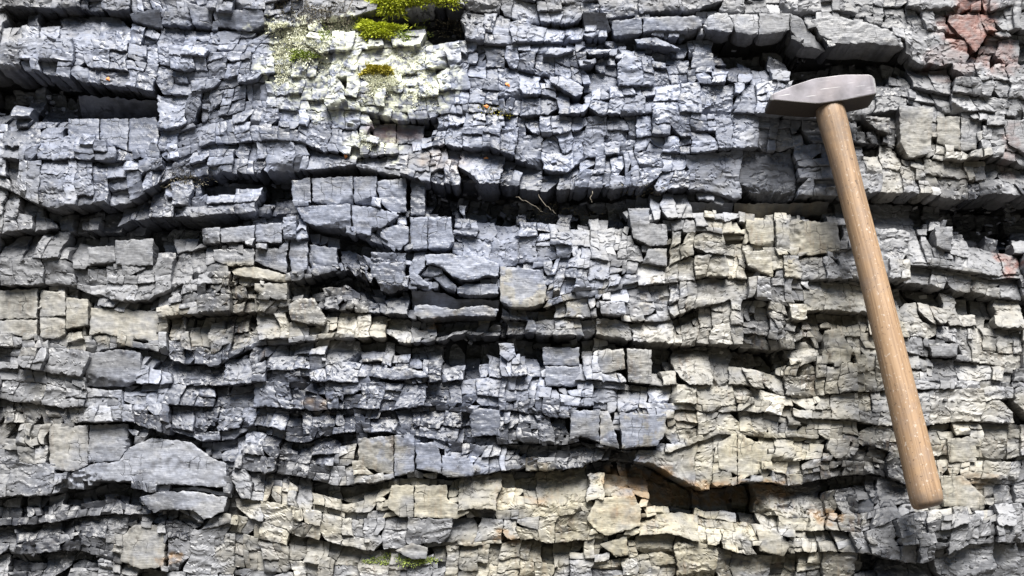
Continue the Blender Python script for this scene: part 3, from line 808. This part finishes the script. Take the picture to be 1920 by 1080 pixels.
def sky_blocking_bank():
    # unseen wooded bank added behind the camera, blocks low sky so undersides go dark
    gx, gy = np.linspace(-34, 34, 150), np.linspace(0, 22, 70)
    A, B = np.meshgrid(gx, gy)
    A, B = A.ravel(), B.ravel()
    z = -.25 + 9.5 * sstep(B, -4, 13) - 9.5 * sstep(np.array([0.0]), -4, 13)[0] + np.clip(B / 2, 0, 1) * (1.1 * fbm(A / 2.2, B / 2.2, 601, 4) + .5)
    idx = np.arange(len(gx) * len(gy)).reshape(len(gy), len(gx))
    a, b, c, d = idx[:-1, :-1].ravel(), idx[:-1, 1:].ravel(), idx[1:, 1:].ravel(), idx[1:, :-1].ravel()
    tri = np.vstack([np.column_stack([a, d, b]), np.column_stack([d, c, b])])
    m, t, nd, lk, bs = new_mat('blocking_bank')
    n = N(nd, 'ShaderNodeTexNoise'); n.inputs['Scale'].default_value = 3; n.inputs['Detail'].default_value = 8
    cr = N(nd, 'ShaderNodeValToRGB'); cr.color_ramp.elements[0].color = (.02, .028, .012, 1); cr.color_ramp.elements[1].color = (.07, .085, .035, 1)
    tc = N(nd, 'ShaderNodeTexCoord'); lk.new(tc.outputs['Object'], n.inputs['Vector']); lk.new(n.outputs[0], cr.inputs[0]); lk.new(cr.outputs[0], bs.inputs['Base Color'])
    bs.inputs['Roughness'].default_value = .9
    me = mesh_from('sky_blocking_bank', np.column_stack([A, -5.5 - B, z]), tri, m)
    o = link('sky_blocking_bank', me)
    tag(o, 'unseen wooded bank added behind the camera to block low sky light', 'sky_blocking_bank', kind='structure')


sky_blocking_bank()

# the cliff itself: a rough sheet a little behind the stones, running on above, below and to both sides
def cliff():
    gu = np.concatenate([np.arange(-3000, U0, 60), np.arange(U0, U1, 6.0), np.arange(U1, 4900, 60)])
    gv = np.concatenate([np.arange(-1700, V0, 60), np.arange(V0, V1, 5.0), np.arange(V1, 2300 + 60, 60)])
    A, B = np.meshgrid(gu, gv)
    uu, vv = A.ravel(), B.ravel()
    h = hbase(np.clip(uu, U0, U1), np.clip(vv, V0, V1)) 
    for dv in (-14, -7, 7, 14):
        h = np.minimum(h, hbase(np.clip(uu, U0, U1), np.clip(vv + dv, V0, V1)))
    h = h - 26 + 5 * fbm(uu / 14.0, vv / 9.0, 401, 3)
    out = (uu < U0) | (uu > U1) | (vv < V0) | (vv > V1)
    h = np.where(out, 10 + 60 * fbm(uu / 400.0, vv / 160.0, 411, 4), h)
    nx, ny = len(gu), len(gv)
    idx = np.arange(nx * ny).reshape(ny, nx)
    a, b, c, d = idx[:-1, :-1].ravel(), idx[:-1, 1:].ravel(), idx[1:, 1:].ravel(), idx[1:, :-1].ravel()
    tri = np.vstack([np.column_stack([a, d, b]), np.column_stack([d, c, b])])
    col, gl = rock_colour(uu, vv, np.full(len(uu), .30), None)  # dark backing tone paints shade into the gaps between stones
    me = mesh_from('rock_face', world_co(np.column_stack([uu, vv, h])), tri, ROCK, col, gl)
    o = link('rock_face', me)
    tag(o, 'tall face of grey layered shale broken into small square blocks', 'rock face', kind='structure')
    return o


FACE = cliff()
CO = world_co(P)
starts = np.concatenate([[0], np.cumsum(cnt)])
# the 300 stones that show largest are parts of their own
vis = np.array([m['area'] * (1.0 if (-20 < m['u'] < 1940 and -20 < m['v'] < 1100) else 0.0) for m in ST_INFO])
order = np.argsort(-vis)
single = set(int(i) for i in order[:300])
for i in order[:300]:
    a, b = starts[i], starts[i + 1]
    c0 = CO[a:b].mean(0)
    me = mesh_from('stone', CO[a:b] - c0, ST_TRI[i], ROCK, COL[a:b], GLOSS[a:b])
    link('stone', me, FACE, c0)
rest = [i for i in range(NS) if i not in single]
tri = np.vstack([ST_TRI[i] + starts[i] for i in rest])
used = np.unique(tri)
remap = np.full(len(CO), -1); remap[used] = np.arange(len(used))
me = mesh_from('small_stones', CO[used], remap[tri], ROCK, COL[used], GLOSS[used])
o = link('small_stones', me, FACE)
o['kind'] = 'stuff'
print('stones', NS, 'tris', sum(len(t) for t in ST_TRI))

# loose chips lying in the crumbled beds and on the ledges
def chips_mesh():
    co_, tri_, ids = [], [], []
    cu_, cv_ = rng.uniform(-40, 1960, 9000), rng.uniform(-20, 1100, 9000)
    keep = rng.random(9000) < blob(cu_, cv_, DARK) * .9 + .05
    for u_, v_ in zip(cu_[keep][:1600], cv_[keep][:1600]):
        u_, v_ = float(u_), float(v_)
        if OCC[int((v_ - V0) / RS), int((u_ - U0) / RS)]:
            continue
        sz = min(6.0, rnd.lognormvariate(1.3, .4))
        c0 = Vector((u_, v_, surf(u_, v_, 2) + .15 * sz))
        rot = Matrix.Rotation(rnd.gauss(0, .5), 3, 'X') @ Matrix.Rotation(rnd.gauss(0, .5), 3, 'Y') @ Matrix.Rotation(rnd.gauss(0, .35), 3, 'Z')
        hx, hy, hz = sz * rnd.uniform(.7, 1.5), sz * rnd.uniform(.25, .8), sz * rnd.uniform(.3, .7)
        i = len(co_)
        for dz in (-1, 1):
            for dx, dy in ((-1, -1), (1, -1), (1, 1), (-1, 1)):
                p = c0 + rot @ Vector((dx * hx * rnd.uniform(.6, 1), dy * hy * rnd.uniform(.6, 1), dz * hz * rnd.uniform(.7, 1)))
                co_.append((p.x, p.y, p.z))
        for q in ((4, 7, 6, 5), (0, 1, 2, 3), (0, 4, 5, 1), (1, 5, 6, 2), (2, 6, 7, 3), (3, 7, 4, 0)):
            tri_ += [(i + q[0], i + q[1], i + q[2]), (i + q[0], i + q[2], i + q[3])]
        ids.append(rnd.lognormvariate(0, .35))
    co_ = np.array(co_)
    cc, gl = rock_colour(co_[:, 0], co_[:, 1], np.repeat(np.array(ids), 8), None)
    o = link('rock_chips', mesh_from('rock_chips', world_co(co_), np.array(tri_), ROCK, cc, gl, 1), FACE)
    o['kind'] = 'stuff'


chips_mesh()

# ------------------------------------------------------------------ the hammer
def steel_material():
    m, t, nd, lk, bs = new_mat('worn_steel')
    tc = N(nd, 'ShaderNodeTexCoord')
    n1 = N(nd, 'ShaderNodeTexNoise'); n1.inputs['Scale'].default_value = 45; n1.inputs['Detail'].default_value = 7
    lk.new(tc.outputs['Object'], n1.inputs['Vector'])
    cr = N(nd, 'ShaderNodeValToRGB')
    cr.color_ramp.elements[0].position = .3; cr.color_ramp.elements[0].color = (.065, .06, .07, 1)
    cr.color_ramp.elements[1].position = .72; cr.color_ramp.elements[1].color = (.24, .226, .256, 1)
    lk.new(n1.outputs[0], cr.inputs[0])
    mp = N(nd, 'ShaderNodeMapping'); mp.inputs['Scale'].default_value = (28, 200, 900)
    lk.new(tc.outputs['Object'], mp.inputs['Vector'])
    n2 = N(nd, 'ShaderNodeTexNoise'); n2.inputs['Scale'].default_value = 1; n2.inputs['Detail'].default_value = 2
    lk.new(mp.outputs[0], n2.inputs['Vector'])
    gt = N(nd, 'ShaderNodeMapRange'); gt.inputs[1].default_value = .68; gt.inputs[2].default_value = .74
    lk.new(n2.outputs[0], gt.inputs[0])
    mx = N(nd, 'ShaderNodeMix', data_type='RGBA'); mx.inputs['B'].default_value = (.45, .45, .46, 1)
    lk.new(gt.outputs[0], mx.inputs['Factor']); lk.new(cr.outputs[0], mx.inputs['A'])
    # rusty brown bloom
    n3 = N(nd, 'ShaderNodeTexNoise'); n3.inputs['Scale'].default_value = 20; n3.inputs['Detail'].default_value = 5
    lk.new(tc.outputs['Object'], n3.inputs['Vector'])
    r3 = N(nd, 'ShaderNodeMapRange'); r3.inputs[1].default_value = .52; r3.inputs[2].default_value = .75; r3.inputs[4].default_value = .5
    lk.new(n3.outputs[0], r3.inputs[0])
    mx2 = N(nd, 'ShaderNodeMix', data_type='RGBA'); mx2.inputs['B'].default_value = (.12, .085, .07, 1)
    lk.new(r3.outputs[0], mx2.inputs['Factor']); lk.new(mx.outputs['Result'], mx2.inputs['A'])
    lk.new(mx2.outputs['Result'], bs.inputs['Base Color'])
    ge = N(nd, 'ShaderNodeNewGeometry')
    rp = N(nd, 'ShaderNodeMapRange'); rp.inputs[1].default_value = .52; rp.inputs[2].default_value = .60
    lk.new(ge.outputs['Pointiness'], rp.inputs[0])
    mx4 = N(nd, 'ShaderNodeMix', data_type='RGBA'); mx4.inputs['B'].default_value = (.5, .49, .5, 1)
    lk.new(rp.outputs[0], mx4.inputs['Factor']); lk.new(mx2.outputs['Result'], mx4.inputs['A']); lk.new(mx4.outputs['Result'], bs.inputs['Base Color'])
    bs.inputs['Metallic'].default_value = .2
    bs.inputs['Roughness'].default_value = .5
    bp = N(nd, 'ShaderNodeBump'); bp.inputs['Strength'].default_value = .35; bp.inputs['Distance'].default_value = .0008
    lk.new(n1.outputs[0], bp.inputs['Height']); lk.new(bp.outputs[0], bs.inputs['Normal'])
    return m


def wood_material():
    m, t, nd, lk, bs = new_mat('ash_wood')
    tc = N(nd, 'ShaderNodeTexCoord')
    mp = N(nd, 'ShaderNodeMapping'); mp.inputs['Scale'].default_value = (420, 420, 12)
    lk.new(tc.outputs['Object'], mp.inputs['Vector'])
    n1 = N(nd, 'ShaderNodeTexNoise'); n1.inputs['Scale'].default_value = 1; n1.inputs['Detail'].default_value = 6; n1.inputs['Distortion'].default_value = .4
    lk.new(mp.outputs[0], n1.inputs['Vector'])
    cr = N(nd, 'ShaderNodeValToRGB')
    cr.color_ramp.elements[0].position = .32; cr.color_ramp.elements[0].color = (.22, .138, .078, 1)
    cr.color_ramp.elements[1].position = .62; cr.color_ramp.elements[1].color = (.375, .248, .148, 1)
    lk.new(n1.outputs[0], cr.inputs[0])
    n2 = N(nd, 'ShaderNodeTexNoise'); n2.inputs['Scale'].default_value = 38; n2.inputs['Detail'].default_value = 7; n2.inputs['Roughness'].default_value = .7
    lk.new(tc.outputs['Object'], n2.inputs['Vector'])
    r2 = N(nd, 'ShaderNodeMapRange'); r2.inputs[1].default_value = .5; r2.inputs[2].default_value = .78; r2.inputs[4].default_value = .75
    lk.new(n2.outputs[0], r2.inputs[0])
    mx = N(nd, 'ShaderNodeMix', data_type='RGBA'); mx.inputs['B'].default_value = (.24, .185, .155, 1)
    lk.new(r2.outputs[0], mx.inputs['Factor']); lk.new(cr.outputs[0], mx.inputs['A'])
    # pale flecks where the varnish is knocked off
    vo = N(nd, 'ShaderNodeTexNoise'); vo.inputs['Scale'].default_value = 1; vo.inputs['Detail'].default_value = 3
    mp2 = N(nd, 'ShaderNodeMapping'); mp2.inputs['Scale'].default_value = (330, 330, 260)
    lk.new(tc.outputs['Object'], mp2.inputs['Vector']); lk.new(mp2.outputs[0], vo.inputs['Vector'])
    r3 = N(nd, 'ShaderNodeMapRange'); r3.inputs[1].default_value = .63; r3.inputs[2].default_value = .70; r3.inputs[4].default_value = .8
    lk.new(vo.outputs[0], r3.inputs[0])
    mx2 = N(nd, 'ShaderNodeMix', data_type='RGBA'); mx2.inputs['B'].default_value = (.5, .42, .35, 1)
    lk.new(r3.outputs[0], mx2.inputs['Factor']); lk.new(mx.outputs['Result'], mx2.inputs['A'])
    # dark dirt pores
    r4 = N(nd, 'ShaderNodeMapRange'); r4.inputs[1].default_value = .36; r4.inputs[2].default_value = .30; r4.inputs[4].default_value = .7
    lk.new(vo.outputs[0], r4.inputs[0])
    mx3 = N(nd, 'ShaderNodeMix', data_type='RGBA'); mx3.inputs['B'].default_value = (.075, .045, .03, 1)
    lk.new(r4.outputs[0], mx3.inputs['Factor']); lk.new(mx2.outputs['Result'], mx3.inputs['A'])
    # grey hand grime towards the head and on the foot
    sp = N(nd, 'ShaderNodeSeparateXYZ'); lk.new(tc.outputs['Object'], sp.inputs[0])
    g1 = N(nd, 'ShaderNodeMapRange'); g1.inputs[1].default_value = -.17; g1.inputs[2].default_value = -.02; g1.inputs[4].default_value = .75; lk.new(sp.outputs['Z'], g1.inputs[0])
    g2 = N(nd, 'ShaderNodeMapRange'); g2.inputs[1].default_value = -.445; g2.inputs[2].default_value = -.47; g2.inputs[4].default_value = .8; lk.new(sp.outputs['Z'], g2.inputs[0])
    gm = N(nd, 'ShaderNodeMath', operation='MAXIMUM'); lk.new(g1.outputs[0], gm.inputs[0]); lk.new(g2.outputs[0], gm.inputs[1])
    g3 = N(nd, 'ShaderNodeMapRange'); g3.inputs[1].default_value = .3; g3.inputs[2].default_value = .62; lk.new(n2.outputs[0], g3.inputs[0])
    gx = N(nd, 'ShaderNodeMath', operation='MULTIPLY'); lk.new(gm.outputs[0], gx.inputs[0]); lk.new(g3.outputs[0], gx.inputs[1])
    mx5 = N(nd, 'ShaderNodeMix', data_type='RGBA'); mx5.inputs['B'].default_value = (.15, .115, .09, 1)
    lk.new(gx.outputs[0], mx5.inputs['Factor']); lk.new(mx3.outputs['Result'], mx5.inputs['A'])
    lk.new(mx5.outputs['Result'], bs.inputs['Base Color'])
    bs.inputs['Roughness'].default_value = .55
    bp = N(nd, 'ShaderNodeBump'); bp.inputs['Strength'].default_value = .4; bp.inputs['Distance'].default_value = .0008
    lk.new(n1.outputs[0], bp.inputs['Height']); lk.new(bp.outputs[0], bs.inputs['Normal'])
    return m


def loft(secs, name, mat, sub=0):
    bm = bmesh.new()
    rows = [[bm.verts.new(p) for p in s] for s in secs]
    n = len(rows[0])
    for r0, r1 in zip(rows[:-1], rows[1:]):
        for i in range(n):
            bm.faces.new((r0[i], r0[(i + 1) % n], r1[(i + 1) % n], r1[i]))
    bm.faces.new(rows[0][::-1]); bm.faces.new(rows[-1])
    bmesh.ops.recalc_face_normals(bm, faces=bm.faces)
    me = bpy.data.meshes.new(name); bm.to_mesh(me); bm.free()
    me.materials.append(mat)
    return me


STEEL, WOOD = steel_material(), wood_material()


def hammer():
    LEAN, ROLL = math.radians(7.0), math.radians(-11.6)
    hh = surf(1460, 200, 8)
    root = bpy.data.objects.new('sledge_hammer', None)
    C.objects.link(root)
    root.empty_display_size = .03
    root.location = W(1532, 197, 44)
    # local x along the head (face to the right), y into the wall, z up the handle
    root.rotation_euler = (Matrix.Rotation(-LEAN, 3, 'X') @ Matrix.Rotation(ROLL, 3, 'Y')).to_euler()
    tag(root, 'wooden handled steel hammer with wedge shaped peen leaning on the rock', 'hammer')
    # head: (x, z low, z high, half depth, corner)
    prof = [(-104, -6, 0, 24, 2), (-101, -8, 3, 27, 3), (-97, -8.5, 4.5, 28, 3), (-60, -17, 15, 28, 3), (-24, -24.8, 22.4, 28, 3), (-16, -25.8, 23.3, 28, 3), (29, -25, 23.6, 28, 3), (40, -24.3, 23, 28, 3),
            (80, -21.5, 18.2, 28, 4), (86, -20.6, 16, 27, 5), (90.5, -18, 12, 24.5, 6), (92.5, -14, 8, 20, 6)]
    secs = []
    for (x, z0, z1, hy, c) in prof:
        c = min(c * .55, (z1 - z0) * .45)
        pts = []
        for (sy, sz, a0) in ((1, 1, 0), (-1, 1, 90), (-1, -1, 180), (1, -1, 270)):
            for k in range(4):
                a = math.radians(a0 + k * 30)
                cy = sy * (hy - c); cz = (z1 - c) if sz > 0 else (z0 + c)
                pts.append((x * S, (cy + c * math.cos(a)) * S, (cz + c * math.sin(a)) * S))
        secs.append(pts)
    me = loft(secs, 'head', STEEL)
    bm = bmesh.new(); bm.from_mesh(me)
    bmesh.ops.subdivide_edges(bm, edges=bm.edges[:], cuts=2, use_grid_fill=True)
    for v in bm.verts:
        n = .10 * float(noise(v.co.x / S / 9, v.co.z / S / 9 + v.co.y / S / 7, 501))
        v.co += Vector((0, n, n)) * S
    bm.to_mesh(me); bm.free()
    SHADED, t, nd, lk, bs = new_mat('shaded_steel')  # dark material off the cheek, the underside's shade painted into the colour
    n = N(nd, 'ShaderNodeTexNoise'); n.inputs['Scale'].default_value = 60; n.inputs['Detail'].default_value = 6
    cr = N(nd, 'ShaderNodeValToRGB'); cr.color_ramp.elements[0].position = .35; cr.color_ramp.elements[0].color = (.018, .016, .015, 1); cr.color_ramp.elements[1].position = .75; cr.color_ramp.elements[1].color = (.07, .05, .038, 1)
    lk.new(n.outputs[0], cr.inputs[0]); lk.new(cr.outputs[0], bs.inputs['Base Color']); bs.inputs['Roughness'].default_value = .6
    me.materials.append(SHADED)
    EDGE, t, nd, lk, bs = new_mat('bare_steel_edge')
    n = N(nd, 'ShaderNodeTexNoise'); n.inputs['Scale'].default_value = 90; n.inputs['Detail'].default_value = 5
    cr = N(nd, 'ShaderNodeValToRGB'); cr.color_ramp.elements[0].position = .35; cr.color_ramp.elements[0].color = (.16, .15, .15, 1); cr.color_ramp.elements[1].position = .6; cr.color_ramp.elements[1].color = (.55, .54, .54, 1)
    lk.new(n.outputs[0], cr.inputs[0]); lk.new(cr.outputs[0], bs.inputs['Base Color']); bs.inputs['Roughness'].default_value = .4; bs.inputs['Metallic'].default_value = .4
    me.materials.append(EDGE)
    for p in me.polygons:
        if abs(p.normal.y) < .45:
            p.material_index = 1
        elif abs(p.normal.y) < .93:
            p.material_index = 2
    head = link('head', me, root)
    head.rotation_euler = (0, math.radians(4.1), 0)
    # handle, from inside the eye down to the rounded foot: (z, half width, half depth)
    prof = [(14, 15, 19), (0, 16, 20), (-18, 20, 22), (-24, 25, 24), (-34, 27, 25.5), (-60, 26.5, 25), (-110, 24.5, 24), (-200, 23.4, 23), (-300, 23.8, 23.5), (-420, 25, 25), (-540, 26.4, 26), (-640, 28, 27), (-720, 28.8, 27.6), (-760, 29, 27.8), (-773, 28, 27), (-779, 25.5, 24.5), (-782, 20, 19)]
    secs = []
    # denser rows
    rows = []
    for a, b in zip(prof[:-1], prof[1:]):
        m = max(1, int(abs(a[0] - b[0]) / 12))
        for k in range(m):
            f = k / m
            rows.append(tuple(a[q] + (b[q] - a[q]) * f for q in range(3)))
    rows.append(prof[-1])
    for (z, hx, hy) in rows:
        bow = 3.0 * math.sin(min(1, max(0, -z / 770)) * math.pi)
        pts = []
        for k in range(40):
            a = 2 * math.pi * k / 40
            r = 1 + .010 * float(noise(a * 2.0 + 9, z / 40.0, 511))
            pts.append(((6 + bow + hx * r * math.cos(a)) * S, hy * r * math.sin(a) * S, z * S))
        secs.append(pts)
    me = loft(secs[::-1], 'handle', WOOD)
    for p in me.polygons: p.use_smooth = True
    link('handle', me, root)
    return root


hammer()


# ------------------------------------------------------------------ moss, lichen tufts, leaf scraps, roots
def plant_mat(name, c0, c1, rough=.8, trans=.15):
    m, t, nd, lk, bs = new_mat(name)
    at = N(nd, 'ShaderNodeAttribute', attribute_name='Col')
    geo = N(nd, 'ShaderNodeNewGeometry')
    n = N(nd, 'ShaderNodeTexNoise'); n.inputs['Scale'].default_value = 260; n.inputs['Detail'].default_value = 3
    lk.new(geo.outputs['Position'], n.inputs['Vector'])
    ad = N(nd, 'ShaderNodeMath', operation='MULTIPLY_ADD'); ad.inputs[1].default_value = .5; lk.new(n.outputs[0], ad.inputs[0])
    sb = N(nd, 'ShaderNodeMath', operation='MULTIPLY'); sb.inputs[1].default_value = .95; lk.new(at.outputs['Fac'], sb.inputs[0]); lk.new(sb.outputs[0], ad.inputs[2])
    mx = N(nd, 'ShaderNodeMix', data_type='RGBA'); mx.inputs['A'].default_value = (*c0, 1); mx.inputs['B'].default_value = (*c1, 1)
    lk.new(ad.outputs[0], mx.inputs['Factor']); lk.new(mx.outputs['Result'], bs.inputs['Base Color'])
    bs.inputs['Roughness'].default_value = rough
    return m


MOSS = plant_mat('yellow_moss', (.14, .19, .012), (.66, .72, .06))
MOSS_OLIVE = plant_mat('olive_moss', (.11, .13, .015), (.55, .47, .06))
MOSS_GREEN = plant_mat('green_moss', (.12, .17, .03), (.45, .55, .13))
LICHEN = plant_mat('pale_lichen', (.66, .68, .48), (.9, .9, .76))
DRY = plant_mat('dry_litter', (.05, .045, .03), (.30, .27, .20))


def tuft_mesh(name, mat, spots, n, length, width, up=.5):
    """many short bent blades growing out of the rock; spots: (u, v, ru, rv, dome)"""
    co_, tri, col = [], [], []
    for (cu, cv, ru_, rv_, dome, share) in spots:
        for _ in range(int(n * share)):
            r = math.sqrt(rnd.random()) * (1 + max(0, rnd.gauss(0, .22))); th = rnd.uniform(0, 2 * math.pi)
            edge = 1 + .35 * math.sin(3 * th + cu) + .2 * math.sin(7 * th + cv)
            u_, v_ = cu + ru_ * r * edge * math.cos(th), cv + rv_ * r * edge * math.sin(th)
            h0 = surf(u_, v_, 2) if dome == 0 else max(surf(u_, v_, 3), surf(cu, cv, 4)) * .5 + surf(cu, cv, 6) * .5
            h0 += dome * math.sqrt(max(0, 1 - r * r)) - 1.5
            r = min(r, 1.0)
            d = Vector((math.cos(th) * r * .9 + rnd.gauss(0, .35), math.sin(th) * r * .7 - up + rnd.gauss(0, .35), .9 * math.sqrt(max(0.05, 1 - r * r)) + .25 + rnd.gauss(0, .2))).normalized()
            side = d.cross(Vector((rnd.gauss(0, 1), rnd.gauss(0, 1), rnd.gauss(0, 1)))).normalized()
            L = length * rnd.uniform(.5, 1.3); wv = width * rnd.uniform(.6, 1.3)
            b = Vector((u_, v_, h0)); mdl = b + d * L * .55
            tip = b + d * L + Vector((rnd.gauss(0, .15) * L, .22 * L, 0))
            i = len(co_)
            for p in (b - side * wv * .5, b + side * wv * .5, mdl + side * wv * .45, mdl - side * wv * .45, tip):
                co_.append((p.x, p.y, p.z))
            tri += [(i, i + 1, i + 2), (i, i + 2, i + 3), (i + 3, i + 2, i + 4)]
            t0 = rnd.uniform(0, 1)
            col += [t0 * .4] * 2 + [t0 * .8] * 2 + [t0 + .15]
    co_ = np.array(co_); c0 = co_.mean(0)
    wc = world_co(co_); wo = np.array(W(*c0))
    cc = np.repeat(np.array(col)[:, None], 3, 1)
    me = mesh_from(name, wc - wo, np.array(tri), mat, cc, np.ones(len(cc)), None)
    o = link(name, me, None, wo)
    return o


o = tuft_mesh('moss_cushion', MOSS, [(738, 5, 38, 15, 13, .5), (775, 0, 44, 11, 12, .3), (828, 0, 34, 10, 9, .2)], 3600, 9, 2.4)
tag(o, 'wide yellow green moss cushion hanging at the top edge above the dark hollow', 'moss', 'moss cushions on the rock')
o = tuft_mesh('moss_cushion', MOSS, [(706, 54, 32, 13, 12, .8), (716, 64, 19, 9, 10, .2)], 2600, 7.5, 2.4)
tag(o, 'bright yellow moss cushion in the middle of the pale lichen patch', 'moss', 'moss cushions on the rock')
o = tuft_mesh('moss_cushion', MOSS_OLIVE, [(704, 135, 23, 8, 9, .8), (722, 132, 11, 6, 7, .2)], 1700, 7, 2.2)
tag(o, 'small olive brown moss cushion above a white lichen tuft', 'moss', 'moss cushions on the rock')
o = tuft_mesh('moss_cushion', MOSS_GREEN, [(567, 106, 21, 8, 5, 1)], 700, 5.5, 1.8)
tag(o, 'thin light green moss tuft on the white crusted stone', 'moss', 'moss cushions on the rock')
o = tuft_mesh('moss_cushion', MOSS_GREEN, [(728, 1050, 34, 9, 2, .5), (775, 1054, 30, 6, 2, .3), (800, 1050, 16, 5, 1, .2)], 900, 4.5, 1.6)
tag(o, 'flat green moss strip under a ledge at the foot of the picture', 'moss', 'moss cushions on the rock')
o = tuft_mesh('moss_cushion', MOSS_OLIVE, [(920, 205, 28, 7, 1, .6), (948, 213, 12, 7, 1, .4)], 160, 4, 1.3)
tag(o, 'sparse dark olive moss along a crack right of the maroon stone', 'moss', 'moss cushions on the rock')
o = tuft_mesh('moss_sprigs', MOSS_GREEN, [(740, 32, 60, 16, 3, .3), (757, 66, 14, 9, 4, .3), (785, 46, 16, 8, 3, .2), (610, 70, 14, 16, 3, .2)], 700, 5, 1.6)
tag(o, 'scattered green moss sprigs between the two yellow cushions', 'moss', kind='stuff')
o = tuft_mesh('lichen_crust', LICHEN, [(536, 55, 36, 7, 3, .10), (545, 85, 26, 26, 1, .14), (530, 120, 18, 30, 1, .08), (580, 90, 40, 22, 1, .10), (640, 50, 55, 12, 2, .14), (712, 158, 28, 18, 4, .14), (770, 130, 45, 25, 0, .08), (790, 170, 40, 26, 0, .09), (620, 120, 50, 12, 0, .05), (760, 100, 50, 8, 0, .05), (690, 270, 40, 12, 0, .03)], 11000, 4.2, 1.7, .3)
tag(o, 'pale whitish green lichen crust spread below the yellow moss', 'lichen', kind='stuff')
o = tuft_mesh('plant_litter', DRY, [(560, 25, 60, 26, 2, .35), (620, 30, 40, 22, 1, .2), (840, 30, 30, 20, 0, .1), (340, 335, 40, 14, 1, .12), (1210, 352, 40, 8, 1, .05), (1050, 385, 60, 12, 0, .08), (660, 185, 60, 10, 0, .1)], 2600, 6, 1.3, .1)
tag(o, 'dark dry plant litter caught in the hollows beside the moss', 'plant litter', kind='stuff')

LEAF, t_, nd_, lk_, bs_ = new_mat('orange_leaf')
nn = N(nd_, 'ShaderNodeTexNoise'); nn.inputs['Scale'].default_value = 400
cr = N(nd_, 'ShaderNodeValToRGB'); cr.color_ramp.elements[0].color = (.62, .16, .03, 1); cr.color_ramp.elements[1].color = (.85, .42, .16, 1)
lk_.new(nn.outputs[0], cr.inputs[0]); lk_.new(cr.outputs[0], bs_.inputs['Base Color']); bs_.inputs['Roughness'].default_value = .6


def leaf(u_, v_, size, label):
    bm = bmesh.new()
    pts = []
    n = 11
    for k in range(n):
        a = 2 * math.pi * k / n
        r = size * (1 + .35 * rnd.uniform(-1, 1)) * (1.2 if k == 0 else 1)
        pts.append((r * math.cos(a) * .62, -(.35 * size * math.cos(2 * a) * .5 + rnd.uniform(-.1, .1) * size), r * math.sin(a)))
    top = [bm.verts.new((p[0] * S, p[1] * S - .0005, p[2] * S)) for p in pts]
    bot = [bm.verts.new((p[0] * S, p[1] * S, p[2] * S)) for p in pts]
    ct, cb = bm.verts.new((0, -size * .45 * S - .0005, 0)), bm.verts.new((0, -size * .45 * S, 0))
    for k in range(n):
        k2 = (k + 1) % n
        bm.faces.new((top[k], top[k2], ct)); bm.faces.new((bot[k2], bot[k], cb)); bm.faces.new((top[k2], top[k], bot[k], bot[k2]))
    bmesh.ops.recalc_face_normals(bm, faces=bm.faces)
    me = bpy.data.meshes.new('dead_leaf'); bm.to_mesh(me); bm.free()
    me.materials.append(LEAF)
    o = link('dead_leaf', me, None, W(u_, v_, surf(u_, v_, 2) + 1.5))
    o.rotation_euler = (rnd.uniform(-.5, .2), rnd.uniform(0, 6), rnd.uniform(-.4, .4))
    tag(o, label, 'leaf', 'scraps of orange leaf')


leaf(837, 65, 6, 'orange leaf scrap at the right edge of the lichen patch')
leaf(648, 292, 5.5, 'orange leaf scrap above the long dark ledge, below the lichen')
leaf(913, 294, 5, 'orange leaf scrap on a small block right of the arched overhang')
leaf(207, 153, 5, 'pale orange leaf scrap under the deep overhang near the upper left')
leaf(951, 158, 5, 'reddish leaf scrap standing upright in a narrow crack')
leaf(912, 200, 5, 'reddish leaf scrap beside the dark olive moss')

ROOTM, t_, nd_, lk_, bs_ = new_mat('pale_root')
bs_.inputs['Base Color'].default_value = (.2, .175, .14, 1); bs_.inputs['Roughness'].default_value = .8


def root_strand(pts, r, label):
    bm = bmesh.new()
    ps = [W(u_, v_, h_) for (u_, v_, h_) in pts]
    dense = []
    for a, b in zip(ps[:-1], ps[1:]):
        for k in range(4):
            dense.append(a.lerp(b, k / 4) + Vector((rnd.gauss(0, .0004), rnd.gauss(0, .0006), rnd.gauss(0, .0005))))
    dense.append(ps[-1])
    prev = None
    for i, p in enumerate(dense):
        rr = r * S * (1 - .6 * i / len(dense))
        ring = [bm.verts.new(p + Vector((rr * math.cos(a), 0, rr * math.sin(a))) + Vector((0, rr * .7 * math.cos(a + 1), 0))) for a in (0, 1.257, 2.513, 3.77, 5.027)]
        if prev:
            for k in range(5):
                bm.faces.new((prev[k], prev[(k + 1) % 5], ring[(k + 1) % 5], ring[k]))
        else:
            bm.faces.new(ring[::-1])
        prev = ring
    bm.faces.new(prev)
    bmesh.ops.recalc_face_normals(bm, faces=bm.faces)
    me = bpy.data.meshes.new('root_strand'); bm.to_mesh(me); bm.free()
    me.materials.append(ROOTM)
    o = link('root_strand', me)
    tag(o, label, 'root', 'thin roots in the cracks')


root_strand([(968, 366, -8), (985, 376, -4), (1005, 388, 0), (1018, 398, 2)], .7, 'thin pale root hanging in the dark hollow above the centre')
root_strand([(1010, 362, -6), (1018, 378, -2), (1030, 392, 3), (1042, 402, 5)], .7, 'second thin root, hanging just right of the other in the same hollow')
root_strand([(1112, 360, 2), (1106, 372, 4), (1110, 380, 2)], .9, 'short root hook hanging from the long overhang above the centre')
root_strand([(668, -6, 14), (658, 16, 12), (645, 40, 10)], 1.0, 'straight dry stalk slanting down left of the top moss cushion')
